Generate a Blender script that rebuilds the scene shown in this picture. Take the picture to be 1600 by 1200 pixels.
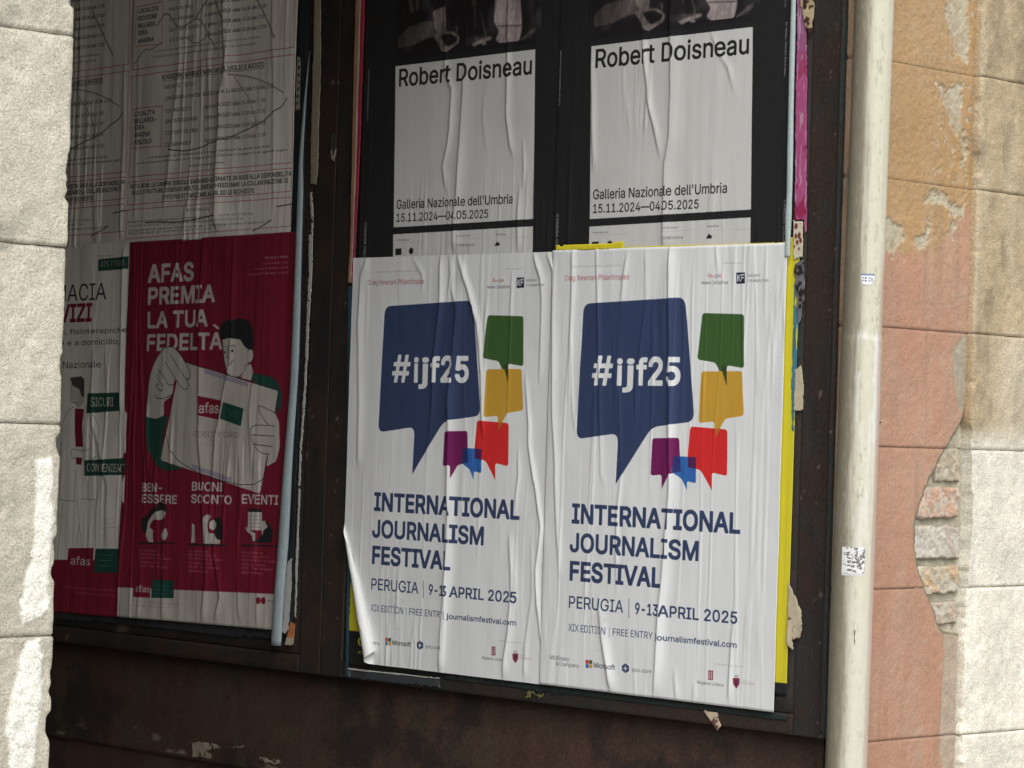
import bpy, math, os, random
import numpy as np
from mathutils import Vector, Matrix

scene = bpy.context.scene
for o in list(bpy.data.objects):
    bpy.data.objects.remove(o, do_unlink=True)

# ------------------------------------------------------------------ camera
# World: the street front is the plane Y = 0 (street at Y < 0); the passage runs in along +Y;
# its right-hand wall carries the poster boards on the plane X = 0.  Z = 0 is the posters' lower edge.
CAM = dict(f=4454.07689, loc=(-4.70526, -3.74238, 0.58181), yaw=0.77992, pitch=0.01631, roll=0.03175)
GROUND = -1.02
cd = bpy.data.cameras.new('camera'); cam = bpy.data.objects.new('camera', cd)
scene.collection.objects.link(cam); scene.camera = cam
cd.sensor_width = 36.0; cd.lens = CAM['f'] * 36.0 / 1600.0; cd.clip_start = 0.05; cd.clip_end = 400
ya, pi_, ro = CAM['yaw'], CAM['pitch'], CAM['roll']
fw = Vector((math.sin(ya)*math.cos(pi_), math.cos(ya)*math.cos(pi_), math.sin(pi_)))
r0 = Vector((math.cos(ya), -math.sin(ya), 0)); u0 = r0.cross(fw)
rr = math.cos(ro)*r0 + math.sin(ro)*u0; uu = -math.sin(ro)*r0 + math.cos(ro)*u0
M = Matrix((rr, uu, -fw)).transposed().to_4x4(); M.translation = Vector(CAM['loc'])
cam.matrix_world = M

# ------------------------------------------------------------------ sky, sun, exposure (soft overcast day)
SUN_EL, SUN_AZ = math.radians(47), math.radians(214)      # azimuth from +Y towards +X: the sun is out over the street
world = bpy.data.worlds.new('World'); scene.world = world; world.use_nodes = True
nt = world.node_tree; nt.nodes.clear()
sky = nt.nodes.new('ShaderNodeTexSky'); sky.sky_type = 'NISHITA'; sky.sun_disc = False
sky.sun_elevation = SUN_EL; sky.sun_rotation = SUN_AZ; sky.air_density = 1.0; sky.dust_density = 2.0; sky.ozone_density = 1.0
hs = nt.nodes.new('ShaderNodeHueSaturation'); hs.inputs['Saturation'].default_value = 0.16
bg = nt.nodes.new('ShaderNodeBackground'); bg.inputs['Strength'].default_value = 0.10
wo = nt.nodes.new('ShaderNodeOutputWorld')
nt.links.new(sky.outputs[0], hs.inputs['Color']); nt.links.new(hs.outputs[0], bg.inputs[0]); nt.links.new(bg.outputs[0], wo.inputs[0])
sl = bpy.data.lights.new('sun', 'SUN'); sl.energy = 1.2; sl.angle = math.radians(48); sl.color = (1.0, 0.985, 0.962)
sun = bpy.data.objects.new('sun', sl); scene.collection.objects.link(sun)
sd = Vector((math.sin(SUN_AZ)*math.cos(SUN_EL), math.cos(SUN_AZ)*math.cos(SUN_EL), math.sin(SUN_EL)))
sun.rotation_euler = sd.to_track_quat('Z', 'Y').to_euler()
vs = scene.view_settings
scene.display_settings.display_device = 'sRGB'
vs.view_transform = 'Standard'; vs.look = 'None'; vs.exposure = 0.93; vs.gamma = 1.0; vs.use_curve_mapping = False
scene.render.engine = 'CYCLES'
scene.cycles.max_bounces = 6; scene.cycles.diffuse_bounces = 5
try:
    scene.cycles.use_denoising = True
except Exception:
    pass

# ------------------------------------------------------------------ noise
def _h(ix, iy, seed):
    n = (ix.astype(np.int64)*374761393 + iy.astype(np.int64)*668265263 + seed*1442695041) & 0xffffffff
    n = ((n ^ (n >> 13))*1274126177) & 0xffffffff
    return ((n ^ (n >> 16)) & 0xffff)/65535.0
def vnoise(x, y, seed=0):
    x = np.asarray(x, float); y = np.asarray(y, float)
    ix = np.floor(x); iy = np.floor(y); fx = x-ix; fy = y-iy
    fx = fx*fx*(3-2*fx); fy = fy*fy*(3-2*fy)
    a = _h(ix, iy, seed); b = _h(ix+1, iy, seed); c = _h(ix, iy+1, seed); d = _h(ix+1, iy+1, seed)
    return (a*(1-fx)+b*fx)*(1-fy) + (c*(1-fx)+d*fx)*fy
def fbm(x, y, seed=0, oct=4, rough=.5):
    s = 0; a = 1; t = 0; x = np.asarray(x, float); y = np.asarray(y, float)
    for k in range(oct):
        s = s + a*vnoise(x*2**k + 17.3*k, y*2**k - 9.1*k, seed+k*7); t += a; a *= rough
    return s/t
def sstep(a, b, x):
    t = np.clip((x-a)/(b-a), 0, 1); return t*t*(3-2*t)
def in_poly(px, py, poly):
    c = np.zeros(np.shape(px), bool); n = len(poly)
    for i in range(n):
        x0, y0 = poly[i]; x1, y1 = poly[(i+1) % n]
        if y0 == y1: continue
        k = ((y0 > py) != (y1 > py)) & (px < (x1-x0)*(py-y0)/(y1-y0)+x0)
        c ^= k
    return c
def poly_dist(px, py, poly):
    d = np.full(np.shape(px), 1e9); n = len(poly)
    for i in range(n):
        x0, y0 = poly[i]; x1, y1 = poly[(i+1) % n]
        dx, dy = x1-x0, y1-y0; L2 = dx*dx+dy*dy+1e-12
        t = np.clip(((px-x0)*dx+(py-y0)*dy)/L2, 0, 1)
        d = np.minimum(d, np.hypot(px-x0-t*dx, py-y0-t*dy))
    return np.where(in_poly(px, py, poly), d, -d)      # positive inside

# ------------------------------------------------------------------ object helpers
def setprops(o, label=None, category=None, group=None, kind=None):
    if label: o['label'] = label
    if category: o['category'] = category
    if group: o['group'] = group
    if kind: o['kind'] = kind
    return o
def link(name, me, parent=None, mat=None):
    o = bpy.data.objects.new(name, me); scene.collection.objects.link(o)
    if parent is not None: o.parent = parent
    if mat is not None and me is not None: me.materials.append(mat)
    return o
def empty(name, loc=(0, 0, 0)):
    o = bpy.data.objects.new(name, None); scene.collection.objects.link(o); o.location = loc
    o.empty_display_size = .1
    return o
def put(parent, name, me, mat=None):
    """child whose mesh is written in world coordinates, under an Empty placed at the thing's base"""
    o = link(name, me, parent, mat)
    if parent is not None: o.matrix_parent_inverse = Matrix.Translation(-Vector(parent.location))
    return o
def mesh_from(name, verts, faces, smooth=False, uv=None, col=None):
    me = bpy.data.meshes.new(name); me.from_pydata(verts, [], faces)
    if smooth: me.polygons.foreach_set('use_smooth', [True]*len(me.polygons))
    li = np.empty(len(me.loops), np.int32); me.loops.foreach_get('vertex_index', li)
    if uv is not None:
        l = me.uv_layers.new(name='UVMap'); l.data.foreach_set('uv', np.asarray(uv, np.float32)[li].ravel())
    if col is not None:
        a = me.color_attributes.new('tint', 'FLOAT_COLOR', 'POINT')
        c = np.ones((len(verts), 4), np.float32); c[:, :3] = col; a.data.foreach_set('color', c.ravel())
    me.update(); return me
def grid_mesh(name, X, Y, Z, uv=None, col=None, smooth=True, flip=False):
    """X, Y, Z: 2-D arrays (rows, cols)"""
    R_, C_ = X.shape; v = np.stack([X, Y, Z], -1).reshape(-1, 3)
    i = np.arange(R_*C_).reshape(R_, C_)
    q = np.stack([i[:-1, :-1], i[:-1, 1:], i[1:, 1:], i[1:, :-1]], -1).reshape(-1, 4)
    if flip: q = q[:, ::-1]
    me = bpy.data.meshes.new(name)
    me.vertices.add(len(v)); me.vertices.foreach_set('co', v.astype(np.float32).ravel())
    me.loops.add(q.size); me.loops.foreach_set('vertex_index', q.astype(np.int32).ravel())
    me.polygons.add(len(q)); me.polygons.foreach_set('loop_start', np.arange(0, q.size, 4, dtype=np.int32))
    me.update(calc_edges=True)
    me.polygons.foreach_set('use_smooth', np.full(len(q), smooth))
    if uv is not None:
        l = me.uv_layers.new(name='UVMap'); l.data.foreach_set('uv', uv.reshape(-1, 2).astype(np.float32)[q.ravel()].ravel())
    if col is not None:
        a = me.color_attributes.new('tint', 'FLOAT_COLOR', 'POINT')
        c = np.ones((len(v), 4), np.float32); c[:, :3] = col.reshape(-1, 3); a.data.foreach_set('color', c.ravel())
    me.validate(); me.update(); return me
def box_mesh(name, lo, hi, bev=0.0):
    import bmesh
    bm = bmesh.new(); bmesh.ops.create_cube(bm, size=1)
    for v in bm.verts:
        v.co = Vector(((lo[k]+hi[k])/2 + v.co[k]*(hi[k]-lo[k]) for k in range(3)))
    if bev > 0: bmesh.ops.bevel(bm, geom=list(bm.edges), offset=bev, segments=2, affect='EDGES', profile=.5)
    me = bpy.data.meshes.new(name); bm.to_mesh(me); bm.free(); return me
def tube_mesh(name, pts, rad, seg=14, col=None):
    P = np.array(pts, float); n = len(P); rad = np.broadcast_to(rad, n)
    V = []
    for k in range(n):
        t = P[min(k+1, n-1)]-P[max(k-1, 0)]; t /= np.linalg.norm(t)
        a = np.cross(t, [0.3, .9, .1]); a /= np.linalg.norm(a); b = np.cross(t, a)
        for s in range(seg):
            w = 2*math.pi*s/seg; V.append(P[k]+rad[k]*(math.cos(w)*a+math.sin(w)*b))
    Fc = [[k*seg+s, k*seg+(s+1) % seg, (k+1)*seg+(s+1) % seg, (k+1)*seg+s] for k in range(n-1) for s in range(seg)]
    Fc += [list(range(seg))[::-1], [(n-1)*seg+s for s in range(seg)]]
    return mesh_from(name, [tuple(v) for v in V], Fc, True, col=col)

# ------------------------------------------------------------------ materials
def new_mat(name):
    m = bpy.data.materials.new(name); m.use_nodes = True
    n = m.node_tree; b = n.nodes['Principled BSDF']; return m, n, b
def N(nt_, t, **kw):
    n = nt_.nodes.new(t)
    for k, v in kw.items():
        if hasattr(n, k): setattr(n, k, v)
        else: n.inputs[k.replace('_', ' ')].default_value = v
    return n
def mat_tint(name, grain=.18, gscale=220, bump=.5, bscale=180, bdist=.002, rough=.9, pits=0.0, pscale=60, spec=.3, stretch=None):
    """colour from the 'tint' attribute, broken up by procedural grain; procedural relief"""
    m, n, b = new_mat(name); b.inputs['Roughness'].default_value = rough; b.inputs['Specular IOR Level'].default_value = spec
    at = N(n, 'ShaderNodeAttribute', attribute_name='tint'); tc = N(n, 'ShaderNodeTexCoord')
    src = tc.outputs['Object']
    if stretch:
        mp = N(n, 'ShaderNodeMapping'); mp.inputs['Scale'].default_value = stretch; n.links.new(src, mp.inputs[0]); src = mp.outputs[0]
    g = N(n, 'ShaderNodeTexNoise', Scale=gscale, Detail=4.0, Roughness=.65); n.links.new(src, g.inputs['Vector'])
    mr = N(n, 'ShaderNodeMapRange'); mr.inputs['From Min'].default_value = .3; mr.inputs['From Max'].default_value = .7
    mr.inputs['To Min'].default_value = 1-grain; mr.inputs['To Max'].default_value = 1+grain; n.links.new(g.outputs['Fac'], mr.inputs[0])
    mx = N(n, 'ShaderNodeVectorMath', operation='SCALE'); n.links.new(at.outputs['Color'], mx.inputs[0]); n.links.new(mr.outputs[0], mx.inputs['Scale'])
    n.links.new(mx.outputs[0], b.inputs['Base Color'])
    bn = N(n, 'ShaderNodeTexNoise', Scale=bscale, Detail=6.0, Roughness=.7); n.links.new(src, bn.inputs['Vector'])
    h = bn.outputs['Fac']
    if pits > 0:
        vo = N(n, 'ShaderNodeTexVoronoi', Scale=pscale)
        wn_ = N(n, 'ShaderNodeTexNoise', Scale=pscale*.6, Detail=3.0); n.links.new(src, wn_.inputs['Vector'])
        wv = N(n, 'ShaderNodeVectorMath', operation='MULTIPLY_ADD'); n.links.new(wn_.outputs['Color'], wv.inputs[0]); wv.inputs[1].default_value = (.045, .045, .045); n.links.new(src, wv.inputs[2]); n.links.new(wv.outputs[0], vo.inputs['Vector'])
        pr = N(n, 'ShaderNodeMapRange'); pr.inputs['From Min'].default_value = .08; pr.inputs['From Max'].default_value = .3
        pr.inputs['To Min'].default_value = -pits; pr.inputs['To Max'].default_value = 0; n.links.new(vo.outputs['Distance'], pr.inputs[0])
        ad = N(n, 'ShaderNodeMath', operation='ADD'); n.links.new(h, ad.inputs[0]); n.links.new(pr.outputs[0], ad.inputs[1]); h = ad.outputs[0]
    bp = N(n, 'ShaderNodeBump', Strength=bump, Distance=bdist); n.links.new(h, bp.inputs['Height']); n.links.new(bp.outputs[0], b.inputs['Normal'])
    return m
def mat_flat(name, col, rough=.8, grain=.1, gscale=60, bump=.3, bscale=80, bdist=.001, metal=0.0, col2=None, stretch=None, lo=.45, hi=.62, spec=.4):
    m, n, b = new_mat(name); b.inputs['Roughness'].default_value = rough; b.inputs['Metallic'].default_value = metal
    b.inputs['Specular IOR Level'].default_value = spec
    tc = N(n, 'ShaderNodeTexCoord'); src = tc.outputs['Object']
    if stretch:
        mp = N(n, 'ShaderNodeMapping'); mp.inputs['Scale'].default_value = stretch; n.links.new(src, mp.inputs[0]); src = mp.outputs[0]
    g = N(n, 'ShaderNodeTexNoise', Scale=gscale, Detail=5.0, Roughness=.65); n.links.new(src, g.inputs['Vector'])
    cr = N(n, 'ShaderNodeValToRGB'); c2 = col2 or tuple(c*(1-grain*2) for c in col)
    cr.color_ramp.elements[0].position = lo; cr.color_ramp.elements[1].position = hi
    cr.color_ramp.elements[0].color = (*c2, 1); cr.color_ramp.elements[1].color = (*col, 1)
    n.links.new(g.outputs['Fac'], cr.inputs[0]); n.links.new(cr.outputs[0], b.inputs['Base Color'])
    bn = N(n, 'ShaderNodeTexNoise', Scale=bscale, Detail=5.0); n.links.new(src, bn.inputs['Vector'])
    bp = N(n, 'ShaderNodeBump', Strength=bump, Distance=bdist); n.links.new(bn.outputs['Fac'], bp.inputs['Height']); n.links.new(bp.outputs[0], b.inputs['Normal'])
    return m

MAT_STONE = mat_tint('stone', grain=.34, gscale=300, bump=.70, bscale=170, bdist=.0045, pits=.35, pscale=85, rough=.95)
MAT_PLASTER = mat_tint('plaster', grain=.16, gscale=190, bump=.75, bscale=120, bdist=.003, rough=.95, pits=.15, pscale=50)
MAT_BRICK = mat_tint('brick', grain=.2, gscale=120, bump=.6, bscale=110, bdist=.004, rough=.95)
MAT_PIPE = mat_tint('pipe_paint', grain=.05, gscale=60, bump=.12, bscale=70, bdist=.001, rough=.55, spec=.4)
MAT_METAL = mat_tint('rusty_steel', grain=.35, gscale=130, bump=.4, bscale=120, bdist=.0015, rough=.6, spec=.4)
MAT_MORTAR = mat_flat('mortar', (.30, .27, .21), rough=.95, gscale=60, bump=.6, bscale=120, bdist=.004)
MAT_PASSAGE = mat_flat('passage_plaster', (.30, .24, .18), rough=.9, gscale=6, grain=.15, bump=.5, bscale=40, bdist=.004)
MAT_PAVING = mat_flat('paving', (.30, .28, .25), rough=.85, gscale=9, grain=.12, bump=.4, bscale=60, bdist=.003)
MAT_SCRAP = mat_tint('scrap_paper', grain=.08, gscale=90, bump=.3, bscale=60, bdist=.001, rough=.75)
# ================================================================== SETTING: ground, passage, street front
setprops(link('ground', mesh_from('ground', [(-150, -150, GROUND), (150, -150, GROUND), (150, 150, GROUND), (-150, 150, GROUND)], [[0, 1, 2, 3]]), None, MAT_PAVING),
         'grey stone paving of the street and passage', kind='structure')
CEIL = 2.55
def wall_thing(name, label, lo, hi, mat, cat='wall'):
    return setprops(link(name, box_mesh(name, lo, hi), None, mat), label, cat)
wall_thing('passage_wall', 'dim plastered left side wall inside the passage', (-2.62, .36, GROUND-.1), (-2.32, 4.6, CEIL), MAT_PASSAGE)
wall_thing('passage_wall', 'dim plastered end wall at the back of the passage', (-2.32, 4.3, GROUND-.1), (.026, 4.6, CEIL), MAT_PASSAGE)
wall_thing('passage_ceiling', 'dim plastered ceiling over the passage', (-2.62, .36, CEIL), (.40, 4.6, CEIL+.25), MAT_PASSAGE, 'ceiling')
wall_thing('lintel', 'stone lintel spanning above the passage mouth', (-2.005, .01, CEIL-.05), (.02, .355, CEIL+1.2), MAT_MORTAR, 'lintel')

wall_thing('street_wall', 'plain stone street wall continuing past the pale blocks beyond the photo', (1.604, -.014, GROUND-.1), (9.0, .30, CEIL+1.2), MAT_MORTAR)
wall_thing('street_wall', 'plain stone street wall continuing past the rough pillar beyond the photo', (-9.0, .0, GROUND-.1), (-2.624, .34, CEIL+1.2), MAT_MORTAR)
wall_thing('street_wall', 'plain stone street wall above the pale blocks beyond the photo', (.024, .0, 2.503), (1.602, .30, CEIL+1.2), MAT_MORTAR)
# --- the right-hand wall of the passage, with brown painted steel sheet behind the boards
def panel_color(Yv, Zv, seed):
    u = -Yv
    brown = np.array([.062, .035, .027]); dark = np.array([.03, .022, .019]); ol = np.array([.062, .050, .030])
    n = fbm(u*5, Zv*5, seed, 5, .6); n2 = fbm(u*30, Zv*6, seed+3, 4)
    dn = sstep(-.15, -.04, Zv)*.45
    c = brown*(.75+.5*n2)[..., None]
    k = sstep(.50, .66, n)[..., None]; c = c*(1-k) + dark*k
    k = (sstep(.55, .75, fbm(u*14, Zv*14, seed+9, 4))*.6)[..., None]; c = c*(1-k) + ol*k
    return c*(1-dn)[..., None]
pw = empty('side_wall', (.03, 1, GROUND))
setprops(pw, 'dark reddish brown side wall below the poster boards', 'wall')
yy = np.linspace(.0, 4.3, 360); zz = np.linspace(GROUND, CEIL, 300)
Yg, Zg = np.meshgrid(yy, zz)
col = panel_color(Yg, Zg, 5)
edge = sstep(.062, .035, Yg)[..., None]*0
pl = np.array([.30, .19, .12])*(.75+.5*fbm(Yg*60, Zg*14, 6, 4))[..., None]
col = col*(1-edge) + pl*edge
put(pw, 'wall_face', grid_mesh('wall_face', .028 + .0018*fbm(Yg*20, Zg*20, 4, 3), Yg, Zg, col=col, flip=True), MAT_PLASTER)
ye = np.linspace(-.001, .0488, 16); ze = np.linspace(GROUND, CEIL, 500); YE, ZE = np.meshgrid(ye, ze)
ce = np.array([.40, .27, .17])*(.65+.7*fbm(YE*60, ZE*12, 6, 4))[..., None]; ke = (sstep(.55, .68, fbm(YE*40, ZE*9, 8, 4))*.6)[..., None]; ce = ce*(1-ke)+np.array([.40, .34, .25])*ke
JZ = [-.66, -.35, -.052, .270, .572, .826, 1.142, 1.391, 1.70, 2.02]
dj = np.min([np.abs(ZE-j) for j in JZ], 0); ce = ce*(1-.5*sstep(.004, .001, dj))[..., None]
put(pw, 'corner_render', grid_mesh('corner_render', .0030 + .002*fbm(YE*40, ZE*20, 4, 3) + .003*sstep(.004, .001, dj) + np.where(YE > .048, .02, 0), YE, ZE, col=ce, flip=True), MAT_PLASTER)
put(pw, 'wall_core', box_mesh('wall_core', (.034, .30, GROUND-.1), (.39, 4.3, CEIL)), MAT_PASSAGE)

# --- street front: stone blocks
def stone_tint(X, Zv, side):
    g = fbm(X*9, Zv*9, 21, 5, .6); f = fbm(X*60, Zv*60, 22, 3); st = fbm(X*30, Zv*3.5, 23, 4)
    if side == 'a':
        c = np.array([.565, .53, .43])*(.78+.34*g + .22*(f-.5))[..., None]
        w = np.array([.38, .35, .29]); k = (sstep(.1, -.25, Zv+.3*(g-.5))*.0 + sstep(.40, .25, Zv)*.55*sstep(-2.02, -2.06, X))[..., None]
        c = c*(1-k) + w*(.8+.4*g)[..., None]*k
        dk = sstep(.62, .78, fbm(X*14+3, Zv*14, 31, 4))[..., None]*.35; c = c*(1-dk)
        for S_ in SMEARS:
            d = poly_dist(X + .012*(fbm(X*60, Zv*60, 33, 3)-.5), Zv + .02*(fbm(X*40, Zv*40, 34, 3)-.5), S_)
            k = sstep(-.002, .004, d)[..., None]; c = c*(1-k) + np.array([.82, .80, .72])*(.88+.25*f)[..., None]*k
        dj = sstep(.012, .0, np.abs(Zv-1.19-.008*g)) * sstep(-2.10, -2.04, X); c = c*(1-.45*dj[..., None]*sstep(.4, .6, f)[..., None])
    else:
        lo = np.array([.80, .76, .65]); hi = np.array([.48, .385, .245])
        t = sstep(.56, .64, Zv) ; mid = sstep(.85, .80, Zv)
        a = (t*(1-.35*mid*sstep(.40, .60, X)))[..., None]
        c = (lo*(1-a)+hi*a)*(.74+.36*g+.25*(f-.5)+.20*(st-.5))[..., None]
        # pale vertical rubbed streaks and dark grime on the upper courses
        k = (a[..., 0]*sstep(.5, .72, st)*.55)[..., None]; c = c*(1-k)+np.array([.50, .42, .30])*k
        k = (a[..., 0]*sstep(.55, .72, fbm(X*22, Zv*9, 41, 4))*.40)[..., None]; c = c*(1-k)+np.array([.17, .135, .09])*k
        # drip of pale lime near the picture's edge
        d = np.abs(X-.585-.05*np.sin(Zv*9)) + .02*(f-.5); k = (sstep(.03, .0, d)*sstep(.62, .8, Zv)*sstep(1.15, 1.0, Zv)*.6)[..., None]
        c = c*(1-k)+np.array([.58, .54, .44])*k
        k = (sstep(.402, .394, X)*.5)[..., None]; c = c*(1-k)+np.array([.36, .23, .12])*k*t[..., None] + np.array([.42, .37, .28])*k*(1-t[..., None])
    return np.clip(c, .01, .9)
SMEARS = [[(-2.060, .512), (-2.030, .518), (-2.022, .429), (-2.024, .327), (-2.022, .266), (-2.078, .242), (-2.080, .287), (-2.060, .368)],
          [(-2.070, .226), (-2.043, .236), (-2.030, .164), (-2.036, .093), (-2.045, .023), (-2.060, -.2), (-2.12, -.2), (-2.09, .023), (-2.100, .096), (-2.085, .166)]]
def stone_block(parent, x0, x1, z0, z1, yf, depth, side, seed, both=True, step=.004):
    """rough block: left flank, front, right flank in one wrapped sheet; joints pulled in at top and bottom"""
    w = x1-x0; ns = int(min(depth, .12)/.008); nf = int(w/step); nz = max(8, int((z1-z0)/step))
    s = np.concatenate([np.linspace(-min(depth, .34), 0, ns, endpoint=False), np.linspace(0, w, nf, endpoint=False), np.linspace(w, w+min(depth, .34), ns+1)])
    t = np.linspace(z0, z1, nz); S_, T_ = np.meshgrid(s, t)
    X = np.clip(x0+S_, x0, x1); Yb = np.where(S_ < 0, -S_, np.where(S_ > w, S_-w, 0.0)) + yf
    r = .007
    # round the vertical arrises
    cx = np.where(S_ < w/2, x0, x1); sg = np.where(S_ < w/2, 1, -1)
    e = np.minimum(np.abs(S_), np.abs(S_-w)); rd = np.where(e < .012, (1-e/.012)**2*r*.55, 0)
    amp = .0036 if side == 'a' else .0030
    n = fbm(X*30+S_*3, T_*30, seed, 5, .62)-.5; n2 = fbm(X*7, T_*7, seed+4, 3)-.5
    dsp = -(n*amp*2.2 + n2*amp*2)
    flank = (S_ < 0) | (S_ > w)
    chip = sstep(.58, .75, fbm(T_*24+seed, X*0+seed*.37, seed+8, 3))*np.where(e < .02, 1-e/.02, 0)*.007
    X = X + np.where(flank, -sg*dsp*1.0, 0) + sg*(rd+chip)
    Yb = Yb + np.where(~flank, dsp, 0) + rd + chip*.8
    if side == 'a':
        for P_ in SMEARS:
            d = poly_dist(X + .012*(fbm(X*60, T_*60, 33, 3)-.5), T_ + .02*(fbm(X*40, T_*40, 34, 3)-.5), P_); Yb = Yb - np.where(~flank, sstep(0, .006, d)*.004*(.6+.8*fbm(X*90, T_*90, 35, 2)), 0)
    ed = np.minimum(T_-z0, z1-T_); wob = .0025 + .002*fbm(X*18, T_*0+seed, seed+6, 3)
    pin = np.clip(1-ed/wob, 0, 1)**1.5*.0042; Yb = Yb + np.where(~flank, pin, 0); X = X + np.where(flank, sg*pin, 0)
    if side == 'b' and x0 < .4:
        wn = sstep(.15, .22, T_)*sstep(.67, .60, T_)*(.003+.020*np.exp(-((T_-.43)/.13)**2)+.016*(fbm(T_*34, T_*0+3, 77, 4)-.5)); X = np.maximum(X, x0+wn)
    c = stone_tint(np.clip(X, x0, x1), T_, side)
    jd = (np.clip(1-ed/.004, 0, 1)*.15)[..., None]; c = c*(1-jd)
    return put(parent, 'stone_block', grid_mesh('stone_block', X, Yb, T_, col=c), MAT_STONE)

pil = empty('stone_pillar', (-2.3, .2, GROUND))
setprops(pil, 'rough pale stone pillar with white mortar smears along the left side of the photo', 'pillar')
za = [GROUND, -.77, -.42, -.088, .231, .568, .852, 1.19, 1.49, 1.80, 2.10, 2.50]
for k in range(len(za)-1):
    stone_block(pil, -2.62, -2.009, za[k]+.0003, za[k+1]-.0003, 0.0, .34, 'a', 100+k*13, step=.004 if -.2 < za[k] < 1.3 else .012)
put(pil, 'mortar_core', box_mesh('mortar_core', (-2.61, .0095, GROUND-.02), (-2.024, .36, 2.50)), MAT_MORTAR)

rw = empty('stone_wall', (.6, .2, GROUND))
setprops(rw, 'street wall of orange and pink render with exposed bricks beside pale stone blocks', 'wall')
zb = [GROUND, -.66, -.35, -.052, .270, .572, .826, 1.142, 1.391, 1.70, 2.02, 2.50]
for k in range(len(zb)-1):
    vis = -.4 < zb[k] < 1.5
    stone_block(rw, .393, .985, zb[k]+.0003, zb[k+1]-.0003, -.016, .30, 'b', 300+k*17, step=.004 if vis else .012)
    stone_block(rw, .988, 1.60, zb[k]+.0003, zb[k+1]-.0003, -.016, .30, 'b', 500+k*17, step=.014)
put(rw, 'mortar_core', box_mesh('mortar_core', (.436, .002, GROUND-.02), (1.59, .29, 2.50)), MAT_MORTAR)
HOLE = [(.392, .650), (.372, .612), (.345, .588), (.312, .553), (.273, .504), (.244, .455), (.228, .407), (.230, .366), (.246, .310), (.269, .269), (.300, .233), (.322, .190), (.345, .172), (.46, .172), (.46, .665), (.40, .665)]
PATCH = [[(.287, 1.70), (.372, 1.70), (.368, 1.415), (.315, 1.437), (.28, 1.52)], [(.25, 1.365), (.275, 1.35), (.30, 1.36), (.354, 1.372), (.353, 1.26), (.318, 1.262), (.299, 1.303)],
         [(.348, 1.278), (.372, 1.163), (.36, 1.10), (.283, 1.136), (.228, 1.108), (.25, 1.095), (.309, 1.10), (.365, 1.06), (.375, 1.12), (.378, 1.25)],
         [(.08, 1.062), (.130, 1.058), (.157, 1.049), (.161, 1.015), (.135, .995), (.122, .978), (.07, .975)], [(.190, 1.016), (.225, 1.030), (.242, 1.062), (.252, 1.055), (.250, 1.025), (.235, 1.004), (.199, 1.002)],
         [(.31, 1.045), (.33, 1.075), (.345, 1.07), (.335, 1.035)]]
BAND = [(.30, .255), (.345, .20), (.345, .10), (.34, .02), (.335, -.08), (.36, -.13), (.378, -.3), (.40, -.3), (.40, .25)]
MARK = [(.352, .80), (.345, .74), (.36, .69), (.375, .66), (.40, .66), (.40, .83)]
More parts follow.
